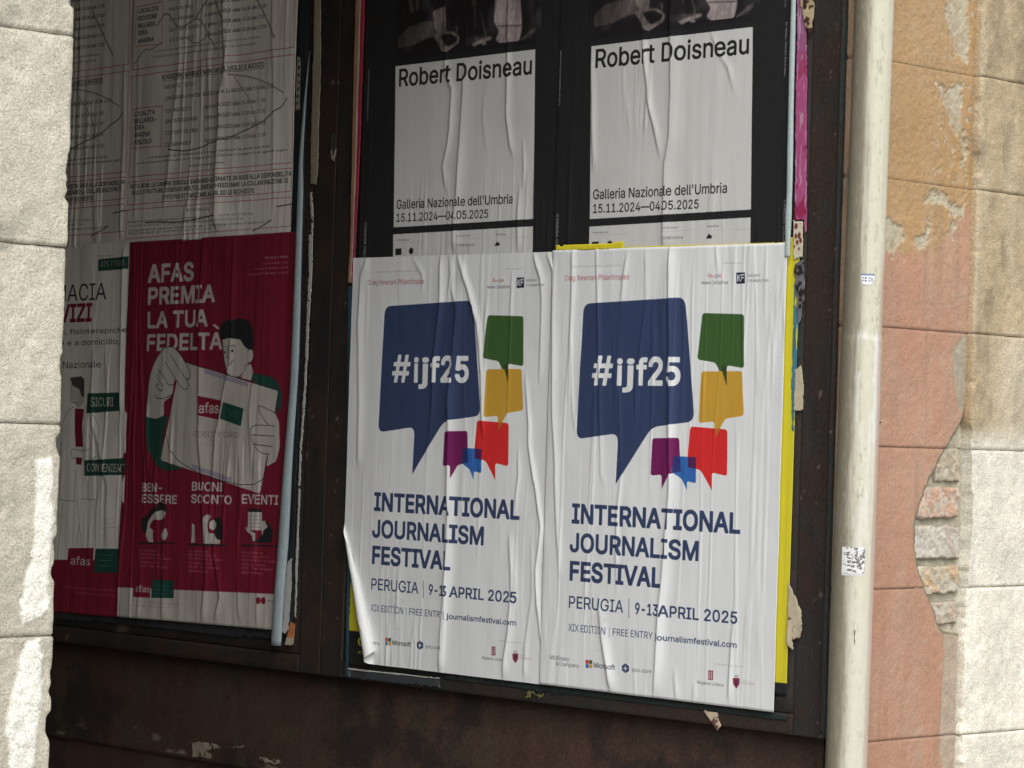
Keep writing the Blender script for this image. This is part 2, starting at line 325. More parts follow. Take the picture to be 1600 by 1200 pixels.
def course(z0, z1, seed, fine):
    st = .0022 if fine else .012
    x = np.arange(.0035, .4345, st); z = np.linspace(z0, z1, int((z1-z0)/(st*1.15)))
    X, Z = np.meshgrid(x, z)
    f = fbm(X*55, Z*55, 61, 4, .6); g = fbm(X*8, Z*8, 62, 4); f2 = fbm(X*120, Z*120, 63, 2)
    jx = .010*(fbm(X*50, Z*50, 64, 3)-.5); jz = .016*(fbm(X*40, Z*40, 65, 3)-.5)
    top = .82*sstep(.975, 1.005, Z - .11*sstep(.25, .40, X) + .05*(fbm(X*40, Z*30, 66, 4, .65)-.5)) + .18*sstep(.85, 1.12, Z + .1*(g-.5))
    ora = np.array([.415, .262, .125]); pnk = np.array([.430, .238, .160]); gry = np.array([.42, .375, .275])
    c = pnk*(1-top[..., None]) + ora*top[..., None]
    c = c*(.86+.22*g+.16*(f-.5))[..., None]
    dust = (sstep(.35, .75, fbm(X*16, Z*5, 82, 5, .6))*.26)[..., None]; c = c*(1-dust) + np.array([.43, .35, .26])*dust
    drip = (sstep(.58, .74, fbm(X*48, Z*4.5, 83, 4))*sstep(.35, .6, g)*.28)[..., None]; c = c*(1-drip) + np.array([.25, .17, .11])*drip
    hair = sstep(.012, .004, np.abs(fbm(X*11, Z*8, 84, 3)-.5))*sstep(.5, .62, fbm(X*6, Z*5, 85, 2)); c = c*(1-.07*hair[..., None])
    wear = (sstep(.60, .75, fbm(X*26, Z*26, 67, 5, .65))*sstep(.10, .34, X)*.30)[..., None]; c = c*(1-wear) + gry*wear
    Y = -.0012*(f-.5)*2.2 - .003*(g-.5) - .0008*(f2-.5)*(1+1.4*top)
    for P_ in PATCH:
        d = poly_dist(X+jx*2.2, Z+jz*2.2, P_) + .026*(fbm(X*75, Z*75, 68, 4, .65)-.5) - .001
        k = sstep(-.003, .003, d)[..., None]*(.55+.45*sstep(.3,.6,f))[..., None]; c = c*(1-k) + gry*(.78+.45*f)[..., None]*k; Y = Y + sstep(-.001, .003, d)*.0035
    fl_ = sstep(.71, .73, fbm(X*85, Z*85, 81, 3))*sstep(.20, .33, X)*sstep(1.02, 1.06, Z)[...]; c = c*(1-fl_[..., None]) + gry*(.78+.45*f)[..., None]*fl_[..., None]; Y = Y + fl_*.002
    for P_, cc in ((BAND, (.40, .335, .26)), (MARK, (.33, .31, .24))):
        d = poly_dist(X+jx, Z+jz, P_); k = sstep(-.004, .004, d)[..., None]*.85; c = c*(1-k) + np.array(cc)*(.75+.5*f)[..., None]*k; Y = Y + k[..., 0]*.002
    dh = poly_dist(X+jx*1.0, Z+jz*.7, HOLE); k = sstep(-.001, .004, dh)
    Y = Y + k*.015; rim = sstep(-.005, 0, dh)*(1-sstep(.001, .008, dh)); kk = sstep(-.0075, -.0035, dh + .006*(f-.5))[..., None]
    c = c*(1-kk) + (np.array([.25, .225, .155])*(1-k[..., None]) + np.array([.42, .385, .30])*k[..., None])*(.6+.8*f)[..., None]*kk; Y = Y + .0
    cr = sstep(.0035, .0, np.abs(dh+.0035)); c = c*(1-.35*cr[..., None])
    ed = np.minimum(Z-z0, z1-Z); pin = np.clip(1-ed/(.003+.002*fbm(X*30, Z*0+seed, 70, 3)), 0, 1)
    sh = .25 + .35*(1-top); Y = Y + pin*.004*sh; c = c*(1-.45*(pin*sh)[..., None])
    v = sstep(.372, .390, X)*top; c = c*(1-.12*v[..., None])
    Y = Y + sstep(.0095, .0035, X)*.005
    return put(rw, 'render_course', grid_mesh('render_course', X, Y, Z, col=np.clip(c, .01, .9)), MAT_PLASTER)
for k in range(len(zb)-1):
    course(zb[k]+.0004, zb[k+1]-.0004, 40+k, -.4 < zb[k] < 1.5)
put(rw, 'wall_core', box_mesh('wall_core', (.045, .036, GROUND-.02), (.40, .29, 2.50)), MAT_MORTAR)
def brick(x0, x1, z0, z1, yf, base, spot, seed):
    x = np.linspace(x0-.01, x1+.01, 80); z = np.linspace(z0-.008, z1+.008, 44); X, Z = np.meshgrid(x, z)
    wx = .008*(fbm(X*40, Z*40, seed+7, 3)-.5); wz = .010*(fbm(X*35, Z*35, seed+8, 3)-.5)
    ex = np.minimum(X+wx-x0, x1-X-wx); ez = np.minimum(Z+wz-z0, z1-Z-wz); e = np.minimum(ex, ez)
    f = fbm(X*90, Z*90, seed, 4, .65); g = fbm((X+Z)*60, (Z-X)*12, seed+1, 4)
    Y = yf - .008 + .004*np.clip(1-e/.004, 0, 1) + .016*np.clip(-e/.003, 0, 1) - .006*(f-.5) - .008*(g-.5)
    c = np.array(base)*(.68+.64*f)[..., None]; k = sstep(.50, .60, g + .25*(f-.5))[..., None]*.75; c = c*(1-k) + np.array(spot)*(.7+.6*f)[..., None]*k
    lm = (sstep(.58, .66, fbm(X*50, Z*50, seed+2, 4)))[..., None]*.7; c = c*(1-lm) + np.array([.50, .47, .39])*lm
    ed = sstep(.004, -.001, e)[..., None]; c = c*(1-ed) + np.array([.30, .275, .20])*ed
    return put(rw, 'brick', grid_mesh('brick', np.clip(X, x0-.003, x1+.003), Y, Z, col=np.clip(c, .01, .9)), MAT_BRICK)
brick(.300, .386, .500, .572, .012, (.41, .36, .27), (.44, .38, .28), 801)
brick(.240, .388, .421, .490, .010, (.50, .40, .33), (.50, .28, .17), 802)
brick(.224, .390, .333, .404, .008, (.49, .46, .40), (.47, .38, .32), 803)
brick(.232, .393, .256, .318, .011, (.49, .44, .34), (.50, .33, .19), 804)
brick(.282, .394, .190, .240, .013, (.43, .39, .30), (.48, .36, .28), 805)

# ================================================================== drainpipe
PR = .0412
def pipe_x(z): return -.0180 + (z-1.5)*.0119
PY = -.0412
dp = empty('drainpipe', (pipe_x(GROUND), PY, GROUND))
setprops(dp, 'cream painted drainpipe running up the corner beside the dark poster board', 'drainpipe')
zs = np.concatenate([np.linspace(GROUND, -.22, 12, endpoint=False), np.linspace(-.22, 1.6, 420), np.linspace(1.6, 2.7, 12)[1:]])
th = np.linspace(0, 2*math.pi, 97)
TH, ZP = np.meshgrid(th, zs)           # th measured from -Y (street) towards -X (passage)
RADP = PR + .0004*np.sin(ZP*3+1) + .0006*(fbm(TH*3, ZP*14, 71, 3)-.5)
step_ = .0016*sstep(.803, .793, ZP + .006*(fbm(TH*4, TH*0, 75, 3)-.5)); RADP = RADP + step_
PX = pipe_x(ZP) - np.sin(TH)*RADP; PYY = PY - np.cos(TH)*RADP
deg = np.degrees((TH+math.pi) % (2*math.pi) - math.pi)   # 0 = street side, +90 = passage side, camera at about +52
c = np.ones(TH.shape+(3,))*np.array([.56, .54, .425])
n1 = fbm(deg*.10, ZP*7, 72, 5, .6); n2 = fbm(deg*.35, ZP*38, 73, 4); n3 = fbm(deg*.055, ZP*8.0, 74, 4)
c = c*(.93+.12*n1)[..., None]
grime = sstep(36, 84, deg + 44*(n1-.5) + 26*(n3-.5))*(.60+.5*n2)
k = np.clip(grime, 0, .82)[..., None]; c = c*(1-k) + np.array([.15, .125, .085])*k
sp = sstep(.64, .74, n2)*sstep(15, 60, deg)*sstep(.45, .62, n1+.1)*.55; c = c*(1-sp[..., None]) + np.array([.24, .21, .15])*sp[..., None]
wp = sstep(.47, .53, n3+.12*(n2-.5))*sstep(.82, .795, ZP)*sstep(.50, .62, ZP)*sstep(70, 50, deg); wp = np.maximum(wp, sstep(.52, .60, n1)*sstep(.66, .60, ZP)*sstep(.22, .4, ZP)*.6*sstep(75, 55, deg))
c = c*(1-.8*wp[..., None]) + np.array([.66, .66, .64])*.8*wp[..., None]
pk = sstep(2, -8, deg + 10*(n1-.5))*sstep(1.00, .90, ZP)*.75; c = c*(1-pk[..., None]) + np.array([.48, .33, .27])*pk[..., None]
chp = sstep(.66, .69, fbm(deg*.22, ZP*55, 76, 4, .6))*sstep(.5, .62, fbm(deg*.05, ZP*6, 78, 3)); c = c*(1-.7*chp[..., None]) + np.array([.33, .30, .22])*.7*chp[..., None]
lw = sstep(.40, .15, ZP)*sstep(80, 40, deg)*.25; c = c*(1-lw[..., None]) + np.array([.60, .58, .50])*lw[..., None]
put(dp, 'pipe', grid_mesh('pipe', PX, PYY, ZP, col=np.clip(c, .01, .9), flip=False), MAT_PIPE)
# small wire clip and a scratch
put(dp, 'wire_clip', tube_mesh('wire_clip', [(pipe_x(.62)+.030, -.078, .626), (pipe_x(.62)+.046, -.060, .622), (pipe_x(.62)+.060, -.02, .628), (.07, .0, .626)], .0022, 8, col=np.tile([.45, .33, .25], (32, 1))), MAT_SCRAP)
def pipe_patch(name, zc, dc, hw, hh, outline, colf, off, nz=26, nt=26, parent=None):
    """a sheet lying on the pipe; outline in [-1,1]^2"""
    a = np.linspace(-1, 1, nt); b = np.linspace(-1, 1, nz); A, Bq = np.meshgrid(a, b)
    # image right = towards the street = smaller angle
    t = math.radians(dc) - A*hw/PR; z = zc + Bq*hh
    r = PR + .0016*(z < .8) + off
    X = pipe_x(z) - np.sin(t)*r; Y = PY - np.cos(t)*r
    keep = in_poly(A, Bq, outline)
    v = np.stack([X, Y, z], -1).reshape(-1, 3); i = np.arange(nz*nt).reshape(nz, nt)
    fc = [[int(i[j, q]), int(i[j, q+1]), int(i[j+1, q+1]), int(i[j+1, q])] for j in range(nz-1) for q in range(nt-1) if keep[j, q] and keep[j+1, q+1] and keep[j, q+1] and keep[j+1, q]]
    me = mesh_from(name, [tuple(x) for x in v], fc, True, col=colf(A, Bq).reshape(-1, 3))
    o = link(name, me, parent, MAT_SCRAP); return o
def stick1(A, B_):
    c = np.ones(A.shape+(3,))*np.array([.74, .75, .76])
    k = (B_ > .62) | (B_ < -.90); c[k] = (.22, .26, .36)
    for x0, x1 in ((-.75, -.55), (-.45, -.22), (-.30, -.15), (.1, .3), (.42, .52), (.6, .72)):
        c[(A > x0) & (A < x1) & (B_ > -.35) & (B_ < .35)] = (.16, .2, .3)
    c[(np.abs(B_) < .07) & (A < .3)] = (.74, .75, .76)
    return c
st1 = pipe_patch('sticker', .917, 41, .0155, .0125, [(-1, 1), (.95, 1), (1, .1), (.6, -.8), (-.2, -1), (-.75, -.75)], stick1, .0007, 50, 60)
setprops(st1, 'small torn white sticker with dark letters on the upper part of the drainpipe', 'sticker')
def stick2(A, B_):
    f = fbm(A*5+3, B_*7, 91, 4, .7); c = np.where(f[..., None] > .5, np.array([.70, .70, .70]), np.array([.16, .16, .16]))
    k = (np.sin(B_*22+A*2) > .55) & (A < .2) & (B_ < .25); c[k] = (.75, .75, .74); c[(A < -.55) & (f > .4)] = (.72, .72, .70); c[(B_ < -.8)] = (.55, .55, .54)
    return c
st2 = pipe_patch('sticker', .335, 52, .0240, .0300, [(-1, 1), (1, 1), (1, -1), (-1, -1)], stick2, .0007, 70, 60)
setprops(st2, 'square crumpled silver and black sticker low on the drainpipe', 'sticker')
put(dp, 'scratch', pipe_patch('scratch', .178, 42, .0025, .018, [(-.2, 1), (.9, .8), (.2, 0), (.8, -.4), (.4, -1), (-.3, -.2)], lambda A, B_: np.ones(A.shape+(3,))*np.array([.05, .045, .04]), .0006).data, MAT_SCRAP)
bpy.data.objects.remove([o for o in scene.objects if o.name.startswith('scratch') and o.parent is None][0])
dp.children[-1].name = 'scratch'

# ================================================================== poster boards (rusty steel on the side wall)
def metal_tint(u, z, seed, green=False):
    n = fbm(u*10, z*10, seed, 5, .6); st = fbm(u*50, z*8, seed+2, 4); sp = fbm(u*70, z*70, seed+5, 3)
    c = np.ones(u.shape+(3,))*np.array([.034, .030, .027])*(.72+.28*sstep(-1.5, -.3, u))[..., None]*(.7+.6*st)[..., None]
    k = (sstep(.45, .7, n)*.7)[..., None]; c = c*(1-k) + np.array([.048, .026, .020])*k
    if green:
        k = sstep(.35, .6, st)[..., None]*.8; c = c*(1-k) + np.array([.020, .034, .034])*k
    k = (sstep(.80, .86, sp)*sstep(.45, .6, n))[..., None]; c = c*(1-k) + np.array([.16, .12, .09])*k
    return c
def metal_plate(parent, name, u0, u1, z0, z1, xf, th, seed, green_edge=False, res=.008):
    """plate whose front faces -X at xf; u = -Y"""
    nu = max(3, int((u1-u0)/res)); nz = max(3, int((z1-z0)/res))
    s = np.concatenate([[u0], np.linspace(u0+.0006, u1-.0006, nu), [u1]]); t = np.concatenate([[z0], np.linspace(z0+.0006, z1-.0006, nz), [z1]])
    s = np.concatenate([[u0], s, [u1]]); t = np.concatenate([[z0], t, [z1]])
    U, Z = np.meshgrid(s, t); X = np.full(U.shape, xf) + .0012*(fbm(U*8, Z*8, seed+1, 3)-.5)
    X[[1, -2], :] += .0006; X[:, [1, -2]] += .0006; X[[0, -1], :] = xf+th; X[:, [0, -1]] = xf+th
    c = metal_tint(U, Z, seed)
    if green_edge: c[:, -3:] = metal_tint(U[:, -3:], Z[:, -3:], seed, True)*1.25
    return put(parent, name, grid_mesh(name, X, -U, Z, col=c), MAT_METAL)
rb = empty('poster_board', (0, .8, -.05))
setprops(rb, 'dark rusty steel poster board nearest the drainpipe under the white and black posters', 'poster board')
metal_plate(rb, 'backing_panel', -1.585, -.137, .0, 2.20, .0035, .015, 201, res=.03)
metal_plate(rb, 'stile', -.135, -.050, -.0455, 2.25, .0, .027, 202, True, res=.004)
metal_plate(rb, 'stile', -1.6685, -1.587, -.0455, 2.25, .0004, .027, 203, res=.005)
metal_plate(rb, 'rail', -1.586, -.136, -.0455, -.002, .0002, .027, 204, res=.006)
metal_plate(rb, 'bead', -.0600, -.0520, -.030, 2.25, -.0025, .003, 209, True, res=.004)
lb = empty('poster_board', (0, 2.5, -.05))
setprops(lb, 'dark steel poster board deeper in the passage under the crimson poster and grey notices', 'poster board')
metal_plate(lb, 'backing_panel', -3.40, -1.752, .0, 2.20, .0035, .015, 205, res=.04)
metal_plate(lb, 'stile', -1.750, -1.6695, -.0455, 2.25, .0004, .027, 206, res=.005)
metal_plate(lb, 'stile', -3.48, -3.402, -.035, 2.25, .0, .027, 207, res=.03)
metal_plate(lb, 'rail', -3.401, -1.751, -.0455, -.002, .0002, .027, 208, res=.01)
# lower steel skirt, recessed, with a lower rail
sk = empty('steel_skirt', (0, 1.6, GROUND)); setprops(sk, 'reddish brown rusty steel sheet under the poster boards', 'panel')
U, Z = np.meshgrid(np.arange(-3.45, -.0635, .006), np.arange(-.72, -.0375, .006))
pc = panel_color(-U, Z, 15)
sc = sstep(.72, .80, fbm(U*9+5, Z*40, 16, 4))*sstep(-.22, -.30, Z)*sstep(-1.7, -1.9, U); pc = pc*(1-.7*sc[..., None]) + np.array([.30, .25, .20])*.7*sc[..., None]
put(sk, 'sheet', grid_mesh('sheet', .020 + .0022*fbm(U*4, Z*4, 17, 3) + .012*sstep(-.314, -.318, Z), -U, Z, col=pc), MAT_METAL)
# ================================================================== prints: rasterise the artwork in code (no image files)
PAL = {k: tuple(v) for k, v in dict(
    paper=(.79, .81, .805), navy=(.040, .060, .135), navyink=(.02, .022, .05), ink=(.10, .10, .12), grey=(.42, .42, .44), red=(.70, .030, .030), serifred=(.42, .08, .09),
    green=(.050, .120, .032), amber=(.60, .34, .045), blue=(.035, .15, .46), purple=(.17, .014, .10), mixa=(.03, .035, .16), mixb=(.09, .02, .10), mixc=(.035, .065, .02),
    mixd=(.52, .13, .03), stamp=(.50, .47, .47), shield=(.24, .04, .06), shieldlite=(.50, .30, .32), black=(.022, .022, .023), dark=(.022, .022, .026), lite=(.50, .50, .50),
    gpaper=(.66, .655, .64), photodark=(.018, .016, .017), photomid=(.085, .072, .070), photolite=(.22, .185, .175), photolite2=(.34, .285, .285),
    cream=(.55, .52, .47), crimson=(.215, .014, .034), red2=(.23, .012, .036), pink=(.55, .25, .28), pink2=(.52, .16, .20), forest=(.018, .075, .058), teal=(.05, .2, .17), greyblue=(.35, .33, .40),
    greymid=(.30, .28, .29), notice=(.80, .765, .70), redline=(.42, .05, .08), ghost=(.34, .32, .29), crack=(.085, .075, .07), blueink=(.13, .15, .25), yellow=(.72, .64, .035), white=(.76, .76, .75)).items()}
def enc(c):
    c = np.clip(np.asarray(c, float), 0, 1); return np.round(255*np.where(c <= .0031308, 12.92*c, 1.055*c**(1/2.4)-.055)).astype(np.uint8)
_fonts = {}
try:
    _p = os.path.join(bpy.utils.system_resource('DATAFILES'), 'fonts', 'Inter.woff2')     # ships inside Blender
    _fonts['sans'] = bpy.data.fonts.load(_p) if os.path.exists(_p) else None
except Exception:
    _fonts['sans'] = None
_tc = {}
def text_edges(s, small):
    """outline segments of a line of type, in font units"""
    key = (s, small)
    if key in _tc: return _tc[key]
    cu = bpy.data.curves.new('t', 'FONT'); cu.body = s; cu.resolution_u = 3 if small else 7; cu.fill_mode = 'NONE' if hasattr(cu, 'fill_mode') else cu.fill_mode
    if _fonts['sans']: cu.font = _fonts['sans']
    ob = bpy.data.objects.new('t', cu); me = ob.to_mesh()
    v = np.empty(len(me.vertices)*3); me.vertices.foreach_get('co', v); v = v.reshape(-1, 3)[:, :2]
    e = np.empty(len(me.edges)*2, np.int32); me.edges.foreach_get('vertices', e); e = e.reshape(-1, 2).copy()
    ob.to_mesh_clear(); bpy.data.objects.remove(ob); bpy.data.curves.remove(cu)
    # every contour's points follow one another; the closing edge joins the last to the first
    j = np.abs(e[:, 0]-e[:, 1]) > 1; lo = np.minimum(e[:, 0], e[:, 1]); hi = np.maximum(e[:, 0], e[:, 1])
    e = np.where(j[:, None], np.stack([hi, lo], 1), np.stack([lo, hi], 1))
    r = v[e] if len(e) else np.zeros((0, 2, 2)); _tc[key] = r; return r
_H = {}
def cap():
    if 'H' not in _H:
        t = text_edges('H', False); _H['H'] = (t[..., 1].min(), t[..., 1].max())
    return _H['H']
class Canvas:
    SS = 2
    def __init__(s, w, h, base, ppm=1.35):
        s.k = ppm*s.SS; s.W = int(round(w*ppm))*s.SS; s.H = int(round(h*ppm))*s.SS
        s.a = np.empty((s.H, s.W, 3), np.uint8); s.a[:] = enc(PAL[base])
    def glyphs(s, E_, c, e=0.0):
        """fill outline segments (mm) by non-zero winding, thickened by e mm"""
        E_ = E_*s.k; pad = int(e*s.k)+2
        x0 = int(math.floor(E_[..., 0].min()))-pad; y0 = int(math.floor(E_[..., 1].min()))-pad
        w = int(math.ceil(E_[..., 0].max()))+pad-x0; hgt = int(math.ceil(E_[..., 1].max()))+pad-y0
        A = E_[:, 0]-(x0, y0); B = E_[:, 1]-(x0, y0); sg = np.where(B[:, 1] > A[:, 1], 1, -1)
        lo = np.where((sg > 0)[:, None], A, B); hi = np.where((sg > 0)[:, None], B, A)
        r0_ = np.ceil(lo[:, 1]-.5).astype(int); r1_ = np.ceil(hi[:, 1]-.5).astype(int); n = np.maximum(r1_-r0_, 0)
        idx = np.repeat(np.arange(len(n)), n); off = np.arange(n.sum())-np.repeat(np.cumsum(n)-n, n); row = r0_[idx]+off
        x = lo[idx, 0]+(row+.5-lo[idx, 1])*(hi[idx, 0]-lo[idx, 0])/np.maximum(hi[idx, 1]-lo[idx, 1], 1e-9)
        acc = np.zeros((hgt, w+1), np.int32); np.add.at(acc, (np.clip(row, 0, hgt-1), np.clip(np.ceil(x-.5).astype(int), 0, w)), sg[idx])
        m = np.cumsum(acc, 1)[:, :w] != 0; q = e*s.k
        if q >= .4:
            r = int(round(q)) or 1; g = m.copy()
            for dy in range(-r, r+1):
                for dx in range(-r, r+1):
                    if abs(dx)+abs(dy) > r*1.6: continue
                    g |= np.roll(np.roll(m, dy, 0), dx, 1)
            m = g
        X0, Y0, X1, Y1 = max(x0, 0), max(y0, 0), min(x0+w, s.W), min(y0+hgt, s.H)
        if X1 <= X0 or Y1 <= Y0: return
        s.a[Y0:Y1, X0:X1][m[Y0-y0:Y1-y0, X0-x0:X1-x0]] = enc(c)
    def poly(s, pts, c, r=0):
        P = [Vector((p[0], p[1])) for p in pts]
        if r > 0:
            Q = []
            for i, p in enumerate(P):
                a, b = P[i-1], P[(i+1) % len(P)]; da, db = (a-p), (b-p)
                if da.length < 1e-6 or db.length < 1e-6: continue
                ang = da.angle(db, math.pi)
                if ang < math.radians(50): Q.append(p); continue
                t = min(r, da.length*.45, db.length*.45); p0 = p+da.normalized()*t; p1 = p+db.normalized()*t
                for k in range(6):
                    u = k/5; Q.append(p0*(1-u)**2 + p*2*u*(1-u) + p1*u*u)
            P = Q
        A = np.array([(p.x, p.y) for p in P])*s.k; c = enc(c)
        y0 = max(0, int(A[:, 1].min())); y1 = min(s.H, int(A[:, 1].max())+1); nx = np.roll(A, -1, 0)
        for y in range(y0, y1):
            yc = y+.5; k = (A[:, 1] > yc) != (nx[:, 1] > yc)
            if not k.any(): continue
            xs = np.sort(A[k, 0] + (yc-A[k, 1])*(nx[k, 0]-A[k, 0])/(nx[k, 1]-A[k, 1]))
            for i in range(0, len(xs)-1, 2):
                s.a[y, max(0, int(round(xs[i]))):max(0, min(s.W, int(round(xs[i+1]))))] = c
    def line(s, pts, c, w):
        if w > 1.5 and len(pts) > 3:
            for _ in range(2):
                q = [pts[0]]
                for a, b in zip(pts[:-1], pts[1:]): q += [(a[0]*.75+b[0]*.25, a[1]*.75+b[1]*.25), (a[0]*.25+b[0]*.75, a[1]*.25+b[1]*.75)]
                pts = q+[pts[-1]]
        for a, b in zip(pts[:-1], pts[1:]):
            a = Vector(a); b = Vector(b); d = b-a
            if d.length < 1e-6: continue
            n = Vector((-d.y, d.x)).normalized()*w/2; e = d.normalized()*w*.3
            s.poly([a+n-e, b+n+e, b-n+e, a-n-e], c)
    def draw(s, ops):
        for o in ops:
            if o[0] == 'T':
                _, t, x0, yb, x1, hc, c, w = o; e = w*.0145*hc      # e: how far the strokes are thickened
                T_ = text_edges(t, hc < 14).copy()
                if not len(T_): continue
                lo, hi = cap(); sx = (x1-x0-2*e)/max(1e-6, T_[..., 0].max()-T_[..., 0].min()); sy = (hc-2*e)/(hi-lo)
                T_[..., 0] = (T_[..., 0]-T_[..., 0].min())*sx+x0+e; T_[..., 1] = yb-e-(T_[..., 1]-lo)*sy
                s.glyphs(T_, PAL[c], e)
            elif o[0] == 'V':
                _, t, x, y0, y1, hc, c, w = o; T_ = text_edges(t, True).copy(); lo, hi = cap()
                xx = T_[..., 0].copy(); sx = (y1-y0)/(xx.max()-xx.min()); sy = hc/(hi-lo)
                R_ = np.empty_like(T_); R_[..., 1] = (xx-xx.min())*sx+y0; R_[..., 0] = x-hc/2+(T_[..., 1]-lo)*sy
                s.glyphs(R_, PAL[c], 0)
            elif o[0] == 'P': s.poly(o[1], PAL[o[2]], o[3])
            elif o[0] == 'L': s.line(o[1], PAL[o[2]], o[3])
            elif o[0] == 'E':
                (cx, cy), rx, ry, c = o[1:]; s.poly([(cx+rx*math.cos(q*math.pi/10), cy+ry*math.sin(q*math.pi/10)) for q in range(20)], PAL[c])
    def image(s, name):
        a = s.a.reshape(s.H//s.SS, s.SS, s.W//s.SS, s.SS, 3).astype(np.float32).mean((1, 3))/255
        h, w = a.shape[:2]; img = bpy.data.images.new(name, w, h); b = np.ones((h, w, 4), np.float32); b[..., :3] = a[::-1]
        img.pixels.foreach_set(b.ravel()); img.pack(); return img
def mat_print(name, canvas, stain=.04, stretch=(1, 90, 8), bump=.14, rough=.62, blotch=.12, blotchcol=(.62, .58, .50)):
    """printed paper: the artwork drawn above, plus procedural staining, fibre grain and fine vertical glue wrinkles"""
    m, n, b = new_mat(name); b.inputs['Roughness'].default_value = rough; b.inputs['Specular IOR Level'].default_value = .35
    geo = N(n, 'ShaderNodeNewGeometry'); bk = N(n, 'ShaderNodeMix', data_type='RGBA'); bk.inputs[7].default_value = (.76, .765, .755, 1)
    im = N(n, 'ShaderNodeTexImage'); im.image = canvas.image(name); im.extension = 'EXTEND'; im.interpolation = 'Cubic'
    tc = N(n, 'ShaderNodeTexCoord')
    g = N(n, 'ShaderNodeTexNoise', Scale=5.0, Detail=6.0, Roughness=.6); n.links.new(tc.outputs['Object'], g.inputs['Vector'])
    r = N(n, 'ShaderNodeMapRange'); r.inputs['From Min'].default_value = .52; r.inputs['From Max'].default_value = .75; r.inputs['To Min'].default_value = 0; r.inputs['To Max'].default_value = blotch
    n.links.new(g.outputs['Fac'], r.inputs[0])
    mx = N(n, 'ShaderNodeMix', data_type='RGBA', blend_type='MULTIPLY'); n.links.new(r.outputs[0], mx.inputs[0]); n.links.new(im.outputs[0], bk.inputs[6]); n.links.new(geo.outputs['Backfacing'], bk.inputs[0]); n.links.new(bk.outputs[2], mx.inputs[6]); mx.inputs[7].default_value = (*blotchcol, 1)
    mp = N(n, 'ShaderNodeMapping'); mp.inputs['Scale'].default_value = stretch; n.links.new(tc.outputs['Object'], mp.inputs[0])
    g2 = N(n, 'ShaderNodeTexNoise', Scale=1.0, Detail=4.0, Roughness=.55); n.links.new(mp.outputs[0], g2.inputs['Vector'])
    r2 = N(n, 'ShaderNodeMapRange'); r2.inputs['To Min'].default_value = 1-stain; r2.inputs['To Max'].default_value = 1+stain*.6; n.links.new(g2.outputs['Fac'], r2.inputs[0])
    sc_ = N(n, 'ShaderNodeVectorMath', operation='SCALE'); n.links.new(mx.outputs[2], sc_.inputs[0]); n.links.new(r2.outputs[0], sc_.inputs['Scale'])
    n.links.new(sc_.outputs[0], b.inputs['Base Color'])
    bp = N(n, 'ShaderNodeBump', Strength=bump, Distance=.0022); n.links.new(g2.outputs['Fac'], bp.inputs['Height'])
    g3 = N(n, 'ShaderNodeTexNoise', Scale=260.0, Detail=3.0); n.links.new(tc.outputs['Object'], g3.inputs['Vector'])
    bp2 = N(n, 'ShaderNodeBump', Strength=.12, Distance=.0006); n.links.new(g3.outputs['Fac'], bp2.inputs['Height']); n.links.new(bp.outputs[0], bp2.inputs['Normal'])
    n.links.new(bp2.outputs[0], b.inputs['Normal']); return m

